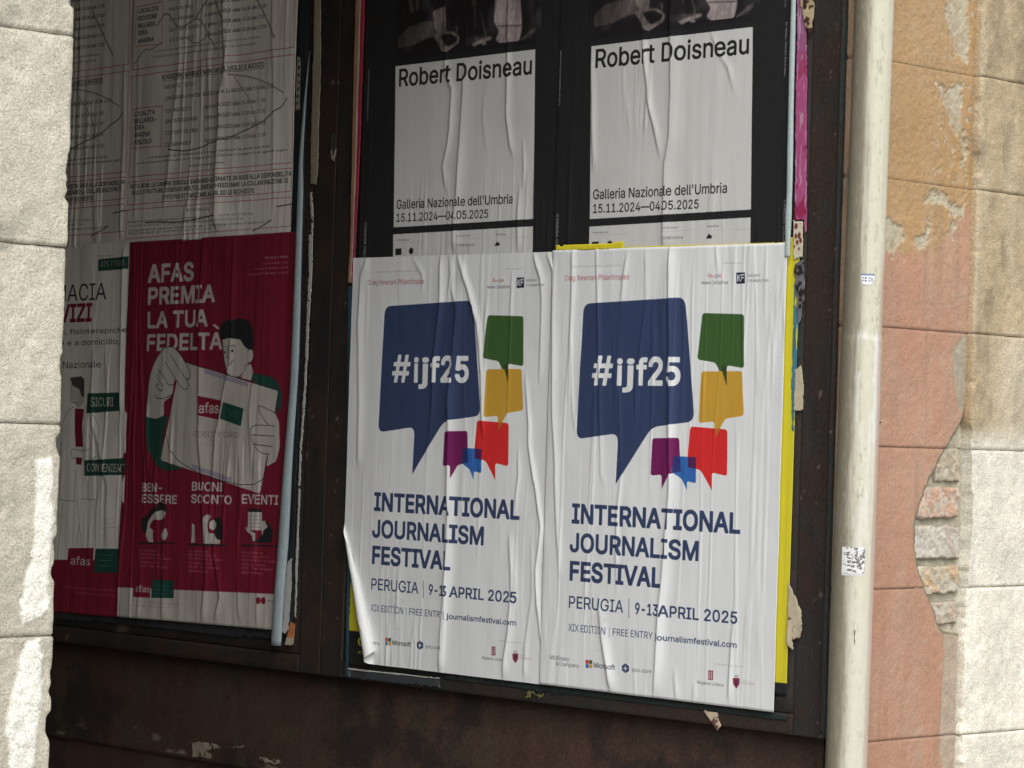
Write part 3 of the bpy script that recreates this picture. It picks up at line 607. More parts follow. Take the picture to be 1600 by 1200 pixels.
PRINT_IJF = [
('T', 'supported by a charitable donation from', 84.5, 43.8, 238.7, 4.7, 'grey', 0),
('T', 'Craig Newmark Philanthropies', 60.5, 73.8, 263.1, 12.6, 'serifred', 0.5),
('T', 'main sponsors', 541.5, 44.4, 597.9, 4.0, 'grey', 0),
('T', 'G', 498.5, 72.8, 507.4, 8.5, 'serifred', 0.4),
('T', 'o', 508.0, 73.0, 513.3, 6.3, 'red', 0.4),
('T', 'o', 513.9, 73.0, 519.8, 6.3, 'amber', 0.4),
('T', 'g', 520.4, 73.2, 526.8, 8.5, 'blue', 0.4),
('T', 'l', 528.0, 73.2, 529.8, 8.5, 'green', 0.4),
('T', 'e', 530.9, 73.2, 538.0, 8.4, 'red', 0.4),
('T', 'News Initiative', 481.3, 88.2, 557.9, 7.6, 'ink', 0),
('L',[(569.6,60.6),(570.9,93.8)],'grey',0.6),
('P',[(580.7,63.9),(605.0,63.8),(606.0,87.6),(581.7,88.2)],'navyink',0),
('T', 'K', 583.9, 83.8, 594.3, 16.4, 'paper', 1.5),
('T', 'F', 594.8, 82.2, 603.5, 14.6, 'paper', 1.5),
('T', 'KNIGHT', 614.1, 73.8, 649.6, 5.8, 'ink', 0.8),
('T', 'FOUNDATION', 613.9, 84.9, 672.8, 5.8, 'ink', 0.8),
('P',[(123.0,127.2),(435.4,115.7),(472.9,389.4),(345.6,404.6),(242.1,535.9),(245.3,420.5),(113.9,437.4)],'navy',22),
('T', '#', 157.3, 314.2, 223.2, 68.5, 'paper', 2.2),
('T', 'i', 235.1, 313.6, 252.0, 60.5, 'paper', 3.0),
('T', 'j', 253.3, 313.3, 288.1, 60.4, 'paper', 3.0),
('T', 'f', 293.7, 312.8, 327.6, 61.9, 'paper', 3.0),
('T', '2', 330.7, 312.4, 374.7, 64.4, 'paper', 3.0),
('T', '5', 384.4, 311.8, 427.8, 64.0, 'paper', 3.0),
('P',[(486.9,151.1),(606.3,154.5),(611.0,271.5),(560.9,265.2),(562.8,311.1),(527.9,259.6),(475.6,253.2)],'green',8),
('P',[(488.0,279.5),(605.5,277.7),(615.1,374.2),(562.1,381.4),(533.4,423.6),(531.9,388.2),(484.9,392.7)],'amber',8),
('P',[(461.4,400.8),(568.9,405.1),(571.8,506.5),(527.6,499.5),(529.9,539.8),(495.0,495.7),(454.3,488.1)],'red',8),
('P',[(349.1,429.4),(430.2,426.5),(436.9,501.2),(399.8,508.7),(381.1,540.8),(379.8,509.3),(347.0,512.7)],'purple',7),
('P',[(422.2,467.1),(480.9,468.1),(482.0,525.5),(455.6,521.1),(456.5,542.5),(442.3,518.0),(411.6,502.0)],'blue',6),
('P',[(416.2,467.3),(434.3,467.2),(436.9,501.2),(414.8,505.0)],'mixa',2),
('P',[(457.0,467.9),(480.9,468.1),(481.3,493.9),(456.8,490.2)],'mixb',2),
('P',[(544.7,269.3),(560.9,265.2),(562.8,311.1)],'mixc',0),
('P',[(533.8,404.1),(551.9,403.7),(534.6,424.5)],'mixd',0),
('T', 'INTERNATIONAL', 107.7, 630.2, 613.9, 46.0, 'navy', 3.1),
('T', 'JOURNALISM', 103.6, 695.6, 496.8, 44.5, 'navy', 3.1),
('T', 'FESTIVAL', 106.4, 761.1, 389.5, 45.5, 'navy', 3.1),
('T', 'PERUGIA', 107.1, 823.1, 276.1, 27.5, 'navy', 0.5),
('L',[(293.4,790.6),(294.6,832.7)],'navy',1.5),
('T', '9-13', 312.8, 823.7, 381.0, 25.9, 'navy', 2.2),
('T', 'APRIL 2025', 387.6, 824.6, 614.2, 26.6, 'navy', 2.2),
('T', 'XIX EDITION', 107.3, 876.0, 224.9, 16.5, 'navy', 0.6),
('L',[(235.8,859.9),(236.0,879.6)],'navy',1),
('T', 'FREE ENTRY', 246.7, 875.6, 368.0, 15.7, 'navy', 0.6),
('L',[(375.3,861.1),(375.4,879.1)],'navy',1),
('T', 'journalismfestival.com', 381.9, 876.5, 614.4, 13.0, 'navy', 1.7),
('T', 'sponsors', 195.2, 913.5, 222.5, 2.4, 'grey', 0),
('T', 'McKinsey', 52.8, 944.8, 113.1, 10.0, 'ink', 1),
('T', '& Company', 71.0, 957.3, 144.1, 9.0, 'ink', 1),
('L',[(155.4,930.3),(156.2,965.1)],'grey',0.5),
('P',[(164.7,937.6),(174.3,937.3),(174.7,945.7),(165.1,946.0)],'red',0),
('P',[(175.7,937.2),(185.3,936.9),(185.6,945.3),(176.0,945.6)],'green',0),
('P',[(165.1,947.0),(174.7,946.7),(175.1,955.1),(165.5,955.4)],'blue',0),
('P',[(176.1,946.6),(185.7,946.3),(186.0,954.7),(176.4,955.0)],'amber',0),
('T', 'Microsoft', 190.8, 952.8, 256.7, 11.3, 'ink', 1.2),
('L',[(267.3,933.8),(267.9,963.3)],'grey',0.5),
('P',[(288.2,935.6),(299.8,941.0),(300.3,951.8),(289.1,957.1),(278.2,952.1),(277.7,941.8)],'navy',0),
('P',[(288.4,939.0),(290.6,945.2),(297.4,946.1),(290.8,948.1),(289.0,954.6),(286.7,948.5),(280.0,947.5),(286.6,945.5)],'paper',0),
('T', 'you.com', 308.3, 951.4, 367.9, 8.8, 'ink', 0.9),
('T', 'institutional partners', 555.3, 917.2, 633.4, 3.8, 'grey', 0),
('P',[(535.0,931.5),(538.1,931.3),(538.9,950.7),(535.8,950.5)],'shield',0),
('P',[(540.0,931.1),(543.2,930.8),(544.0,950.3),(540.8,950.1)],'shield',0),
('P',[(545.1,930.7),(548.2,930.4),(549.0,949.9),(545.9,949.7)],'shield',0),
('P',[(534.3,931.1),(548.9,930.4),(548.9,932.3),(534.4,933.0)],'shield',0),
('P',[(535.1,949.6),(549.6,948.9),(549.7,950.8),(535.2,951.5)],'shield',0),
('T', 'Regione Umbria', 504.5, 962.6, 579.1, 6.7, 'ink', 0.8),
('L',[(594.9,933.7),(595.6,966.8)],'grey',0.5),
('P',[(606.4,941.3),(625.0,940.2),(624.9,953.4),(616.7,964.0),(607.6,954.9)],'shield',3),
('P',[(609.9,934.8),(621.1,934.4),(620.0,938.7),(611.3,939.4)],'grey',0),
('P',[(612.2,946.4),(619.0,945.4),(618.2,955.8),(614.5,956.2)],'mixb',0),
('T', 'COMUNE DI', 630.2, 945.0, 650.0, 2.8, 'grey', 0),
('T', 'PERUGIA', 630.5, 952.5, 667.5, 5.6, 'shieldlite', 0.3),
('L',[(163.6,848.7),(200.0,865.9)],'stamp',0.9),
('L',[(169.6,844.8),(206.0,862.0)],'stamp',0.9),
('L',[(175.6,840.9),(211.9,858.2)],'stamp',0.9),
('L',[(181.6,837.0),(217.9,854.3)],'stamp',0.9),
('L',[(187.6,833.1),(223.9,850.4)],'stamp',0.9),
('L',[(193.6,829.2),(229.8,846.5)],'stamp',0.9)]
PRINT_GALLERY = [
('P',[(104.7,501.6),(589.7,495.0),(600.1,893.0),(116.5,899.1)],'paper',0),
('T', 'Robert Doisneau', 119.2, 553.4, 580.4, 43.8, 'black', 1.6),
('T', "Galleria Nazionale dell'Umbria", 124.8, 854.4, 530.0, 22.6, 'black', 0.9),
('T', '15.11.2024—04.05.2025', 126.1, 885.7, 448.6, 20.1, 'black', 0.9),
('P',[(115.9,916.2),(600.1,910.1),(602.0,1002.8),(118.1,1013.6)],'paper',0),
('T', 'in collaborazione con', 125.4, 932.3, 175.7, 3.9, 'ink', 0),
('L',[(125.6,936.5),(240.1,935.7)],'grey',0.5),
('T', 'con il contributo di', 341.8, 928.1, 388.5, 4.3, 'ink', 0),
('L',[(342.0,933.7),(458.1,933.1)],'grey',0.5),
('T', 'Radio ufficiale', 476.7, 928.4, 509.6, 4.7, 'ink', 0),
('L',[(477.0,935.5),(599.9,935.1)],'grey',0.5),
('T', 'FIORENZONI', 342.8, 951.6, 405.3, 5.7, 'ink', 1),
('P',[(125.5,951.7),(147.0,951.2),(147.7,966.9),(126.2,967.3)],'dark',0),
('E',(182.1,958.4),8.0,8.0,'dark'),
('P',[(474.5,951.4),(479.3,945.9),(482.2,941.2),(485.5,946.0),(491.1,946.2),(490.1,952.7),(474.6,953.3)],'dark',0),
('V', 'gallerianazionaledellumbria.it', 7.4, 504.1, 632.0, 6, 'lite', 0),
('V', 'CAMERA OSCURA', 12.8, 884.6, 995.9, 8, 'lite', 0),
('V', 'In Sesto, Robert Doisneau', 684.7, 492.2, 608.3, 5, 'lite', 0),
('V', 'CAMERA OSCURA', 696.2, 875.4, 981.8, 8, 'lite', 0),
('V', 'gallery print', 680.6, 416.0, 459.9, 4, 'grey', 0),
('P',[(83.4,-149.4),(567.8,-103.0),(588.0,481.4),(108.1,486.2)],'photodark',0),
('P',[(110.4,429.4),(147.8,408.0),(200.8,398.9),(266.7,403.6),(280.8,428.9),(251.8,437.1),(215.8,440.4),(169.9,453.8),(111.7,459.0)],'photomid',8),
('P',[(232.8,376.5),(278.2,366.0),(284.1,429.1),(261.6,436.9),(241.3,420.7)],'photolite',6),
('P',[(234.0,434.7),(261.2,427.2),(306.9,431.0),(332.1,447.5),(327.5,461.5),(295.8,475.8),(283.0,481.0),(266.5,475.9),(255.9,455.8)],'photolite',10),
('P',[(261.6,437.9),(294.1,434.8),(323.7,446.8),(317.7,458.3),(288.9,467.1),(275.4,454.9)],'photodark',8),
('P',[(450.1,353.1),(534.1,356.3),(543.6,441.4),(535.6,471.1),(467.5,471.7),(454.6,462.2),(466.4,444.3),(446.6,419.0)],'photolite2',6),
('L',[(459.6,430.5),(540.3,435.5)],'photodark',2),
('P',[(571.4,448.4),(589.4,440.6),(589.8,452.2),(544.8,471.9),(538.6,469.9)],'photomid',2),
('P',[(372.6,467.5),(391.4,459.5),(438.5,452.4),(443.2,460.3),(420.1,464.2),(423.5,471.5),(411.0,472.9),(404.4,466.7),(382.5,474.5)],'photolite',2),
('L',[(381.7,455.3),(425.9,452.8)],'photomid',3),
('L',[(402.6,391.5),(408.8,420.5),(419.1,440.4),(420.3,454.7)],'photomid',4),
('L',[(378.4,375.0),(383.8,427.9)],'photomid',4),
('L',[(319.5,422.5),(321.5,441.8)],'photomid',6),
('L',[(144.3,324.6),(159.6,370.0)],'photomid',12),
('L',[(178.0,332.6),(176.1,366.6)],'photomid',12),
('L',[(367.8,350.2),(378.2,370.3)],'photomid',12),
('L',[(497.3,287.0),(511.7,335.4)],'photomid',12),
('L',[(240.7,251.3),(256.7,320.6)],'photomid',12),
('P',[(218.8,200.5),(283.4,178.6),(311.4,229.7),(287.8,285.0),(234.9,270.1)],'photomid',20),
('P',[(385.9,170.9),(448.5,159.0),(475.5,209.3),(452.8,263.6),(402.0,253.5)],'photomid',20)]
PRINT_LOYALTY = [
('P',[(-2.7,943.3),(794.5,928.2),(800.5,1046.6),(-1.0,1068.9)],'cream',0),
('T', 'AFAS', 87.7, 120.0, 282.8, 50.8, 'cream', 3.6),
('T', 'PREMIA', 90.9, 179.2, 377.5, 47.8, 'cream', 3.6),
('T', 'LA TUA', 90.7, 242.6, 352.3, 46.1, 'cream', 3.6),
('T', 'FEDELTA', 90.3, 303.8, 412.4, 46.1, 'cream', 3.6),
('P',[(370.0,238.4),(382.4,236.8),(399.0,248.6),(390.2,249.7)],'cream',0),
('T', 'Richiedi e attiva', 577.0, 72.5, 663.5, 6.0, 'cream', 0.8),
('T', 'la tua fidelity card', 569.2, 86.6, 664.1, 5.5, 'pink', 0),
('T', 'la tua fidelity card', 535.4, 99.6, 664.8, 5.5, 'pink', 0),
('T', 'la tua fidelity card', 512.8, 112.6, 665.5, 5.5, 'pink', 0),
('P',[(91.0,480.6),(99.0,471.8),(183.1,478.8),(191.4,478.7),(178.3,517.4),(169.5,586.1),(180.0,600.8),(262.5,613.1),(245.9,621.3),(184.1,624.2),(148.5,608.2),(111.4,570.6)],'forest',10),
('P',[(536.0,381.1),(545.0,366.9),(609.6,374.2),(642.1,388.2),(659.4,416.6),(661.0,449.3),(646.5,474.1),(638.1,433.3)],'forest',8),
('P',[(410.6,275.6),(435.4,269.3),(498.0,275.6),(535.2,302.5),(524.1,339.8),(508.6,352.3),(505.3,377.3),(490.2,375.3),(464.2,378.5),(440.7,369.6),(424.8,344.6)],'cream',10),
('L',[(412.9,281.9),(422.6,340.4),(440.7,369.6),(464.1,377.7),(488.2,375.4),(505.8,362.7),(511.4,344.0)],'dark',2.2),
('P',[(501.9,350.3),(530.7,341.8),(544.8,364.5),(536.2,385.2),(495.0,379.4)],'cream',3.6),
('P',[(402.5,273.5),(398.0,250.4),(410.3,231.6),(433.0,224.2),(451.7,227.6),(472.4,223.5),(505.2,225.7),(528.7,240.4),(538.4,265.2),(538.6,306.6),(515.8,304.6),(499.0,294.3),(485.1,278.5),(435.6,273.5),(414.7,278.5)],'dark',8),
('P',[(512.9,310.8),(525.4,302.5),(539.9,306.6),(542.7,323.1),(533.7,337.7),(514.4,339.9)],'cream',6),
('L',[(514.8,310.8),(525.5,303.3),(539.9,307.4),(542.7,323.1),(533.8,338.1),(517.7,340.7)],'dark',1.6),
('L',[(510.0,343.2),(508.7,354.4),(495.0,379.4)],'dark',1.6),
('L',[(435.4,294.4),(430.4,323.7),(442.4,326.9)],'dark',1.8),
('E',(423.1,311.1),3.3,3.2,'dark'),
('E',(455.9,307.7),3.9,3.4,'dark'),
('L',[(418.4,297.8),(424.9,295.2)],'dark',1.6),
('L',[(446.7,295.2),(459.7,293.5),(466.5,297.7)],'dark',1.6),
('L',[(439.4,344.5),(449.2,343.6),(457.1,331.9)],'dark',1.8),
('P',[(240.4,330.9),(646.5,411.9),(586.8,676.8),(167.3,595.6)],'cream',8),
('L',[(240.4,330.9),(646.5,411.9),(639.7,466.0)],'dark',2),
('L',[(610.5,577.4),(586.8,676.8),(167.3,595.6),(213.6,405.8)],'dark',2),
('P',[(340.0,353.6),(526.8,391.5),(524.1,401.9),(344.0,366.2)],'greyblue',0),
('P',[(302.9,605.5),(471.2,637.7),(465.3,650.3),(305.6,618.1)],'greyblue',0),
('P',[(325.0,424.6),(419.2,437.9),(407.3,488.0),(327.7,476.1)],'red2',0),
('P',[(426.0,440.8),(509.5,458.1),(501.5,503.9),(413.7,484.9)],'forest',0),
('T', 'afas', 329.2, 470.0, 405.2, 27.4, 'cream', 1.5),
('L',[(442.1,459.3),(485.3,468.9)],'teal',1.5),
('L',[(444.4,465.9),(485.6,475.6)],'teal',1.5),
('L',[(446.8,472.6),(486.0,482.2)],'teal',1.5),
('T', 'FIDELITY CARD', 305.0, 533.2, 492.7, 14.8, 'greymid', 0.8),
('L',[(336.3,534.9),(396.9,543.9)],'greymid',0.8),
('L',[(337.0,549.7),(397.7,558.5)],'greymid',0.8),
('L',[(512.6,617.6),(566.4,593.1)],'greymid',1),
('L',[(519.5,624.8),(566.8,600.5)],'greymid',1),
('L',[(526.4,632.0),(567.2,607.9)],'greymid',1),
('P',[(99.4,480.4),(99.9,424.4),(107.3,368.3),(132.9,325.1),(162.8,297.1),(190.2,291.4),(214.6,297.0),(239.6,316.1),(288.0,366.7),(280.6,379.5),(263.6,379.7),(280.3,398.6),(265.1,408.5),(244.4,403.2),(215.5,378.0),(207.7,422.9),(174.1,440.5),(177.4,476.8),(141.8,486.1)],'cream',9),
('L',[(98.0,480.5),(99.9,424.4),(107.3,368.3),(132.9,325.1),(162.8,297.1),(190.2,291.4),(214.6,297.0),(239.6,316.1),(288.0,366.7),(280.6,379.5),(263.6,379.7)],'dark',2),
('L',[(263.6,379.7),(196.3,315.4)],'dark',1.8),
('L',[(263.6,379.7),(280.3,398.6),(265.1,408.5),(244.4,403.2),(175.1,333.4)],'dark',1.8),
('L',[(148.6,355.9),(177.5,376.2),(189.0,397.5),(212.9,393.0)],'dark',1.8),
('L',[(148.6,355.9),(143.0,380.9),(171.7,397.7),(165.7,414.9),(137.0,398.1),(138.0,391.7),(152.0,393.6)],'dark',1.8),
('L',[(131.2,420.5),(145.8,432.3),(173.6,431.9),(207.5,420.8)],'dark',1.8),
('P',[(568.9,455.0),(573.6,447.5),(591.1,450.5),(636.8,470.2),(653.9,494.4),(658.3,555.6),(646.2,592.7),(607.5,607.0),(613.6,577.3),(587.9,574.0),(561.1,554.1),(547.2,533.8),(540.9,513.3),(545.5,500.8),(606.5,501.6)],'cream',7),
('L',[(636.8,470.2),(573.6,447.5),(567.8,459.1),(609.7,501.5),(638.4,502.9)],'dark',1.8),
('L',[(609.7,501.5),(545.4,499.6),(543.5,525.7),(554.5,550.2),(581.4,572.1),(619.9,575.1)],'dark',1.8),
('L',[(550.0,525.5),(636.6,528.7)],'dark',1.8),
('L',[(557.7,550.1),(630.3,555.5)],'dark',1.8),
('L',[(610.5,577.4),(602.4,607.2)],'dark',1.8),
('T', 'BEN-', 91.0, 681.8, 179.1, 24.0, 'cream', 3),
('T', 'ESSERE', 91.5, 711.8, 245.2, 24.0, 'cream', 3),
('T', 'BUONI', 306.5, 674.8, 434.6, 23.9, 'cream', 3),
('T', 'SCONTO', 305.2, 707.3, 473.0, 23.6, 'cream', 3),
('T', 'EVENTI', 517.1, 704.2, 659.6, 25.3, 'cream', 3),
('P',[(156.2,720.0),(175.4,705.7),(201.0,718.1),(205.0,733.3),(183.0,729.3),(156.9,733.5)],'dark',3),
('P',[(90.1,755.7),(121.0,742.7),(135.8,726.6),(158.9,723.7),(152.4,741.4),(122.0,762.0),(117.4,793.2),(94.9,786.5)],'dark',5),
('P',[(159.4,733.4),(183.0,729.3),(200.6,733.5),(195.2,747.2),(178.2,755.6),(150.0,755.0),(134.7,763.4),(129.2,777.2),(148.4,784.0),(144.3,799.6),(150.2,816.3),(128.2,816.6),(114.7,801.1),(122.0,762.0),(139.8,741.9)],'cream',4),
('P',[(196.9,778.6),(204.2,775.6),(214.4,792.4),(205.9,806.2),(187.4,811.0),(180.5,797.8),(186.0,784.1),(193.7,789.5)],'cream',3.6),
('P',[(84.0,818.1),(240.3,812.9),(240.5,817.1),(84.2,822.7)],'dark',0),
('P',[(311.0,761.1),(323.4,764.3),(329.0,811.4),(310.8,812.4)],'cream',2),
('P',[(361.6,743.6),(376.2,735.4),(391.4,738.5),(377.7,761.8),(384.8,784.1),(426.8,785.8),(428.2,811.3),(359.3,812.6)],'cream',4),
('P',[(392.0,749.8),(421.4,740.2),(438.9,755.2),(442.2,796.3),(418.7,801.2),(406.0,786.8),(407.6,760.4)],'dark',5),
('E',(398.7,762.7),13.1,13.1,'cream'),
('P',[(301.7,814.7),(454.9,811.4),(455.1,815.9),(302.0,819.3)],'dark',0),
('P',[(540.3,724.5),(595.3,724.0),(596.0,770.9),(542.7,770.9)],'cream',2),
('P',[(539.8,716.3),(594.9,715.8),(595.3,724.0),(540.3,724.5)],'dark',2),
('E',(550.7,735.2),2.3,2.3,'greymid'),
('E',(560.0,734.8),2.3,2.3,'greymid'),
('E',(569.3,734.4),2.3,2.3,'greymid'),
('E',(578.5,733.9),2.3,2.3,'greymid'),
('E',(587.7,733.5),2.3,2.3,'greymid'),
('E',(551.2,744.8),2.3,2.3,'greymid'),
('E',(560.5,744.4),2.3,2.3,'greymid'),
('E',(569.8,744.0),2.3,2.3,'greymid'),
('E',(579.0,743.6),2.3,2.3,'greymid'),
('E',(588.2,743.1),2.3,2.3,'greymid'),
('E',(551.7,754.5),2.3,2.3,'greymid'),
('E',(561.0,754.0),2.3,2.3,'greymid'),
('E',(570.3,753.6),2.3,2.3,'greymid'),
('E',(579.5,753.2),2.3,2.3,'greymid'),
('E',(588.7,752.7),2.3,2.3,'greymid'),
('E',(552.2,764.1),2.3,2.3,'greymid'),
('E',(561.5,763.6),2.3,2.3,'greymid'),
('E',(570.8,763.2),2.3,2.3,'greymid'),
('E',(580.0,762.8),2.3,2.3,'greymid'),
('E',(589.2,762.3),2.3,2.3,'greymid'),
('P',[(531.8,763.9),(543.6,765.2),(558.5,773.8),(576.2,778.5),(576.1,798.9),(566.8,799.4),(563.7,784.7),(541.2,776.5)],'cream',2),
('P',[(603.4,745.8),(626.6,750.2),(644.8,771.5),(640.6,801.1),(568.8,803.0),(596.7,784.9),(595.8,766.5)],'dark',5),
('P',[(594.8,748.0),(606.2,744.5),(621.4,761.5),(604.6,769.7),(599.6,784.8),(595.6,762.8)],'cream',2),
('P',[(516.7,809.4),(660.9,806.3),(661.1,810.4),(516.9,813.8)],'dark',0),
('T', 'La salute al', 88.5, 841.5, 169.7, 6.6, 'pink2', 0),
('T', 'primo posto in', 89.1, 851.6, 197.0, 6.6, 'pink2', 0),
('T', 'farmacia e a casa', 89.7, 861.6, 224.2, 6.6, 'pink2', 0),
('T', 'sempre vicino', 90.3, 873.4, 184.8, 6.5, 'pink2', 0),
('T', 'per te ogni', 90.9, 883.5, 212.1, 6.6, 'pink2', 0),
('T', 'La salute al', 303.0, 835.8, 388.1, 6.5, 'pink2', 0),
('T', 'primo posto in', 303.5, 845.6, 416.7, 6.5, 'pink2', 0),
('T', 'farmacia e a casa', 304.1, 855.4, 445.2, 6.4, 'pink2', 0),
('T', 'sempre vicino', 304.7, 867.1, 403.8, 6.4, 'pink2', 0),
('T', 'per te ogni', 305.3, 876.8, 432.4, 6.4, 'pink2', 0),
('T', 'giorno', 305.8, 888.6, 390.9, 6.4, 'pink2', 0),
('T', 'La salute al', 519.7, 831.6, 604.8, 6.3, 'pink2', 0),
('T', 'primo posto in', 520.2, 841.2, 633.4, 6.3, 'pink2', 0),
('T', 'farmacia e a casa', 520.8, 850.8, 661.8, 6.3, 'pink2', 0),
('T', 'sempre vicino', 521.3, 862.3, 620.5, 6.3, 'pink2', 0),
('T', 'per te ogni', 521.8, 871.8, 649.0, 6.3, 'pink2', 0),
('T', 'giorno', 522.4, 883.4, 607.5, 6.3, 'pink2', 0),
('P',[(69.1,928.4),(140.6,927.1),(142.7,964.8),(69.9,966.4)],'red2',0),
('P',[(148.1,915.9),(241.5,914.9),(242.2,961.5),(148.3,964.5)],'forest',0),
('T', 'afas', 80.0, 951.2, 140.0, 17.4, 'cream', 1.5),
('L',[(159.7,931.8),(212.6,930.4)],'teal',2),
('L',[(160.3,942.5),(208.3,941.4)],'teal',2),
('L',[(160.9,953.3),(203.9,952.4)],'teal',2),
('T', 'Azienda speciale farmacie comunali', 64.6, 979.1, 261.3, 4.6, 'greymid', 0),
('T', 'Azienda speciale farmacie comunali', 65.1, 989.6, 224.9, 4.7, 'greymid', 0),
('E',(596.6,950.4),8.7,8.7,'red2'),
('E',(615.0,950.0),9.2,9.2,'red2'),
('T', 'afas.pg', 631.2, 951.1, 659.7, 3.7, 'dark', 0.5)]
PRINT_PHARMACY = [
('T', 'Numero unico', 536.8, 52.8, 602.7, 3.5, 'ink', 0),
('P',[(537.8,60.1),(673.9,57.1),(674.1,90.6),(537.9,92.6)],'forest',0),
('T', '075 775013', 549.1, 81.8, 659.2, 15.6, 'cream', 0.6),
('T', 'FARMACIA', 203.7, 171.4, 577.3, 45.9, 'dark', 0),
('T', 'SERVIZI', 232.1, 231.0, 516.2, 51.6, 'red2', 3),
('T', 'prestazioni diagnostiche, fisioterapiche', -84.7, 263.7, 680.6, 13.4, 'dark', 0.3),
('T', 'in sede e a domicilio,', 260.7, 295.2, 645.1, 15.2, 'dark', 0.3),
('T', 'Servizio Sanitario Nazionale', 63.5, 358.1, 564.4, 18.4, 'dark', 0.3),
('P',[(428.9,399.6),(486.8,404.9),(491.5,452.0),(467.8,470.1),(436.9,452.9),(430.2,423.3)],'cream',3.6),
('L',[(429.2,405.5),(431.9,453.0),(460.0,455.5),(457.9,470.3)],'dark',1),
('P',[(423.0,384.8),(472.6,381.4),(488.0,390.1),(490.8,440.2),(475.7,434.6),(467.7,416.9),(434.3,406.7)],'crack',3.2),
('L',[(444.7,465.8),(413.5,480.0),(390.7,519.1),(390.5,602.5)],'dark',1),
('L',[(492.2,463.8),(532.5,480.8),(559.0,515.4),(569.7,567.9),(560.7,597.5),(530.4,616.0)],'dark',1),
('P',[(449.9,470.5),(492.7,472.7),(487.3,517.0),(493.7,575.8),(459.0,576.8),(455.0,541.4)],'red2',0),
('P',[(460.7,606.3),(488.5,606.7),(486.6,626.2),(463.8,625.1)],'red2',0),
('L',[(444.4,581.9),(438.2,595.1),(446.0,609.7),(470.6,606.0)],'dark',1.2),
('L',[(444.4,581.9),(479.5,588.0),(528.6,583.7),(521.2,539.8)],'dark',1),
('P',[(505.0,429.4),(655.6,427.3),(656.5,477.3),(505.2,484.2)],'forest',3),
('T', 'SICURI', 526.9, 465.6, 626.8, 25.2, 'cream', 1),
('P',[(500.8,614.0),(732.1,604.0),(734.7,650.0),(503.2,656.9)],'forest',3),
('T', 'CONVENIENTI', 513.7, 644.8, 700.5, 22.8, 'cream', 1),
('L',[(394.0,563.7),(397.0,724.2),(464.7,727.8),(461.6,641.8)],'dark',1),
('L',[(495.5,720.2),(566.3,722.6),(566.8,654.1)],'dark',1),
('L',[(411.0,731.6),(393.1,890.2)],'dark',1),
('L',[(478.0,726.2),(488.2,794.8),(503.1,852.3)],'dark',1),
('L',[(488.2,794.8),(476.4,853.7)],'dark',1),
('L',[(562.1,725.4),(569.1,848.9)],'dark',1),
('L',[(514.6,666.5),(522.1,719.1)],'dark',1),
('L',[(591.3,776.8),(656.0,768.6)],'greymid',0.8),
('L',[(592.0,788.3),(656.7,781.1)],'greymid',0.8),
('L',[(592.6,799.8),(657.4,793.6)],'greymid',0.8),
('P',[(76.9,902.1),(877.9,876.3),(886.6,1036.7),(86.8,1066.3)],'red2',0),
('P',[(442.7,858.1),(560.6,853.5),(558.5,894.2),(436.7,895.8)],'red2',0),
('P',[(567.7,855.3),(684.0,852.3),(681.6,917.0),(564.5,921.8)],'forest',0),
('T', 'afas', 452.5, 903.1, 545.7, 23.8, 'cream', 1.3),
('L',[(583.6,871.8),(648.8,870.9)],'teal',2),
('L',[(584.4,886.5),(641.0,885.9)],'teal',2),
('L',[(585.3,901.1),(633.2,901.0)],'teal',2),
('T', 'Azienda speciale farmacie comunali di zona', 429.6, 968.6, 681.6, 5.3, 'pink2', 0),
('T', 'Azienda speciale farmacie comunali di zona', 475.2, 982.0, 682.4, 5.3, 'pink2', 0)]
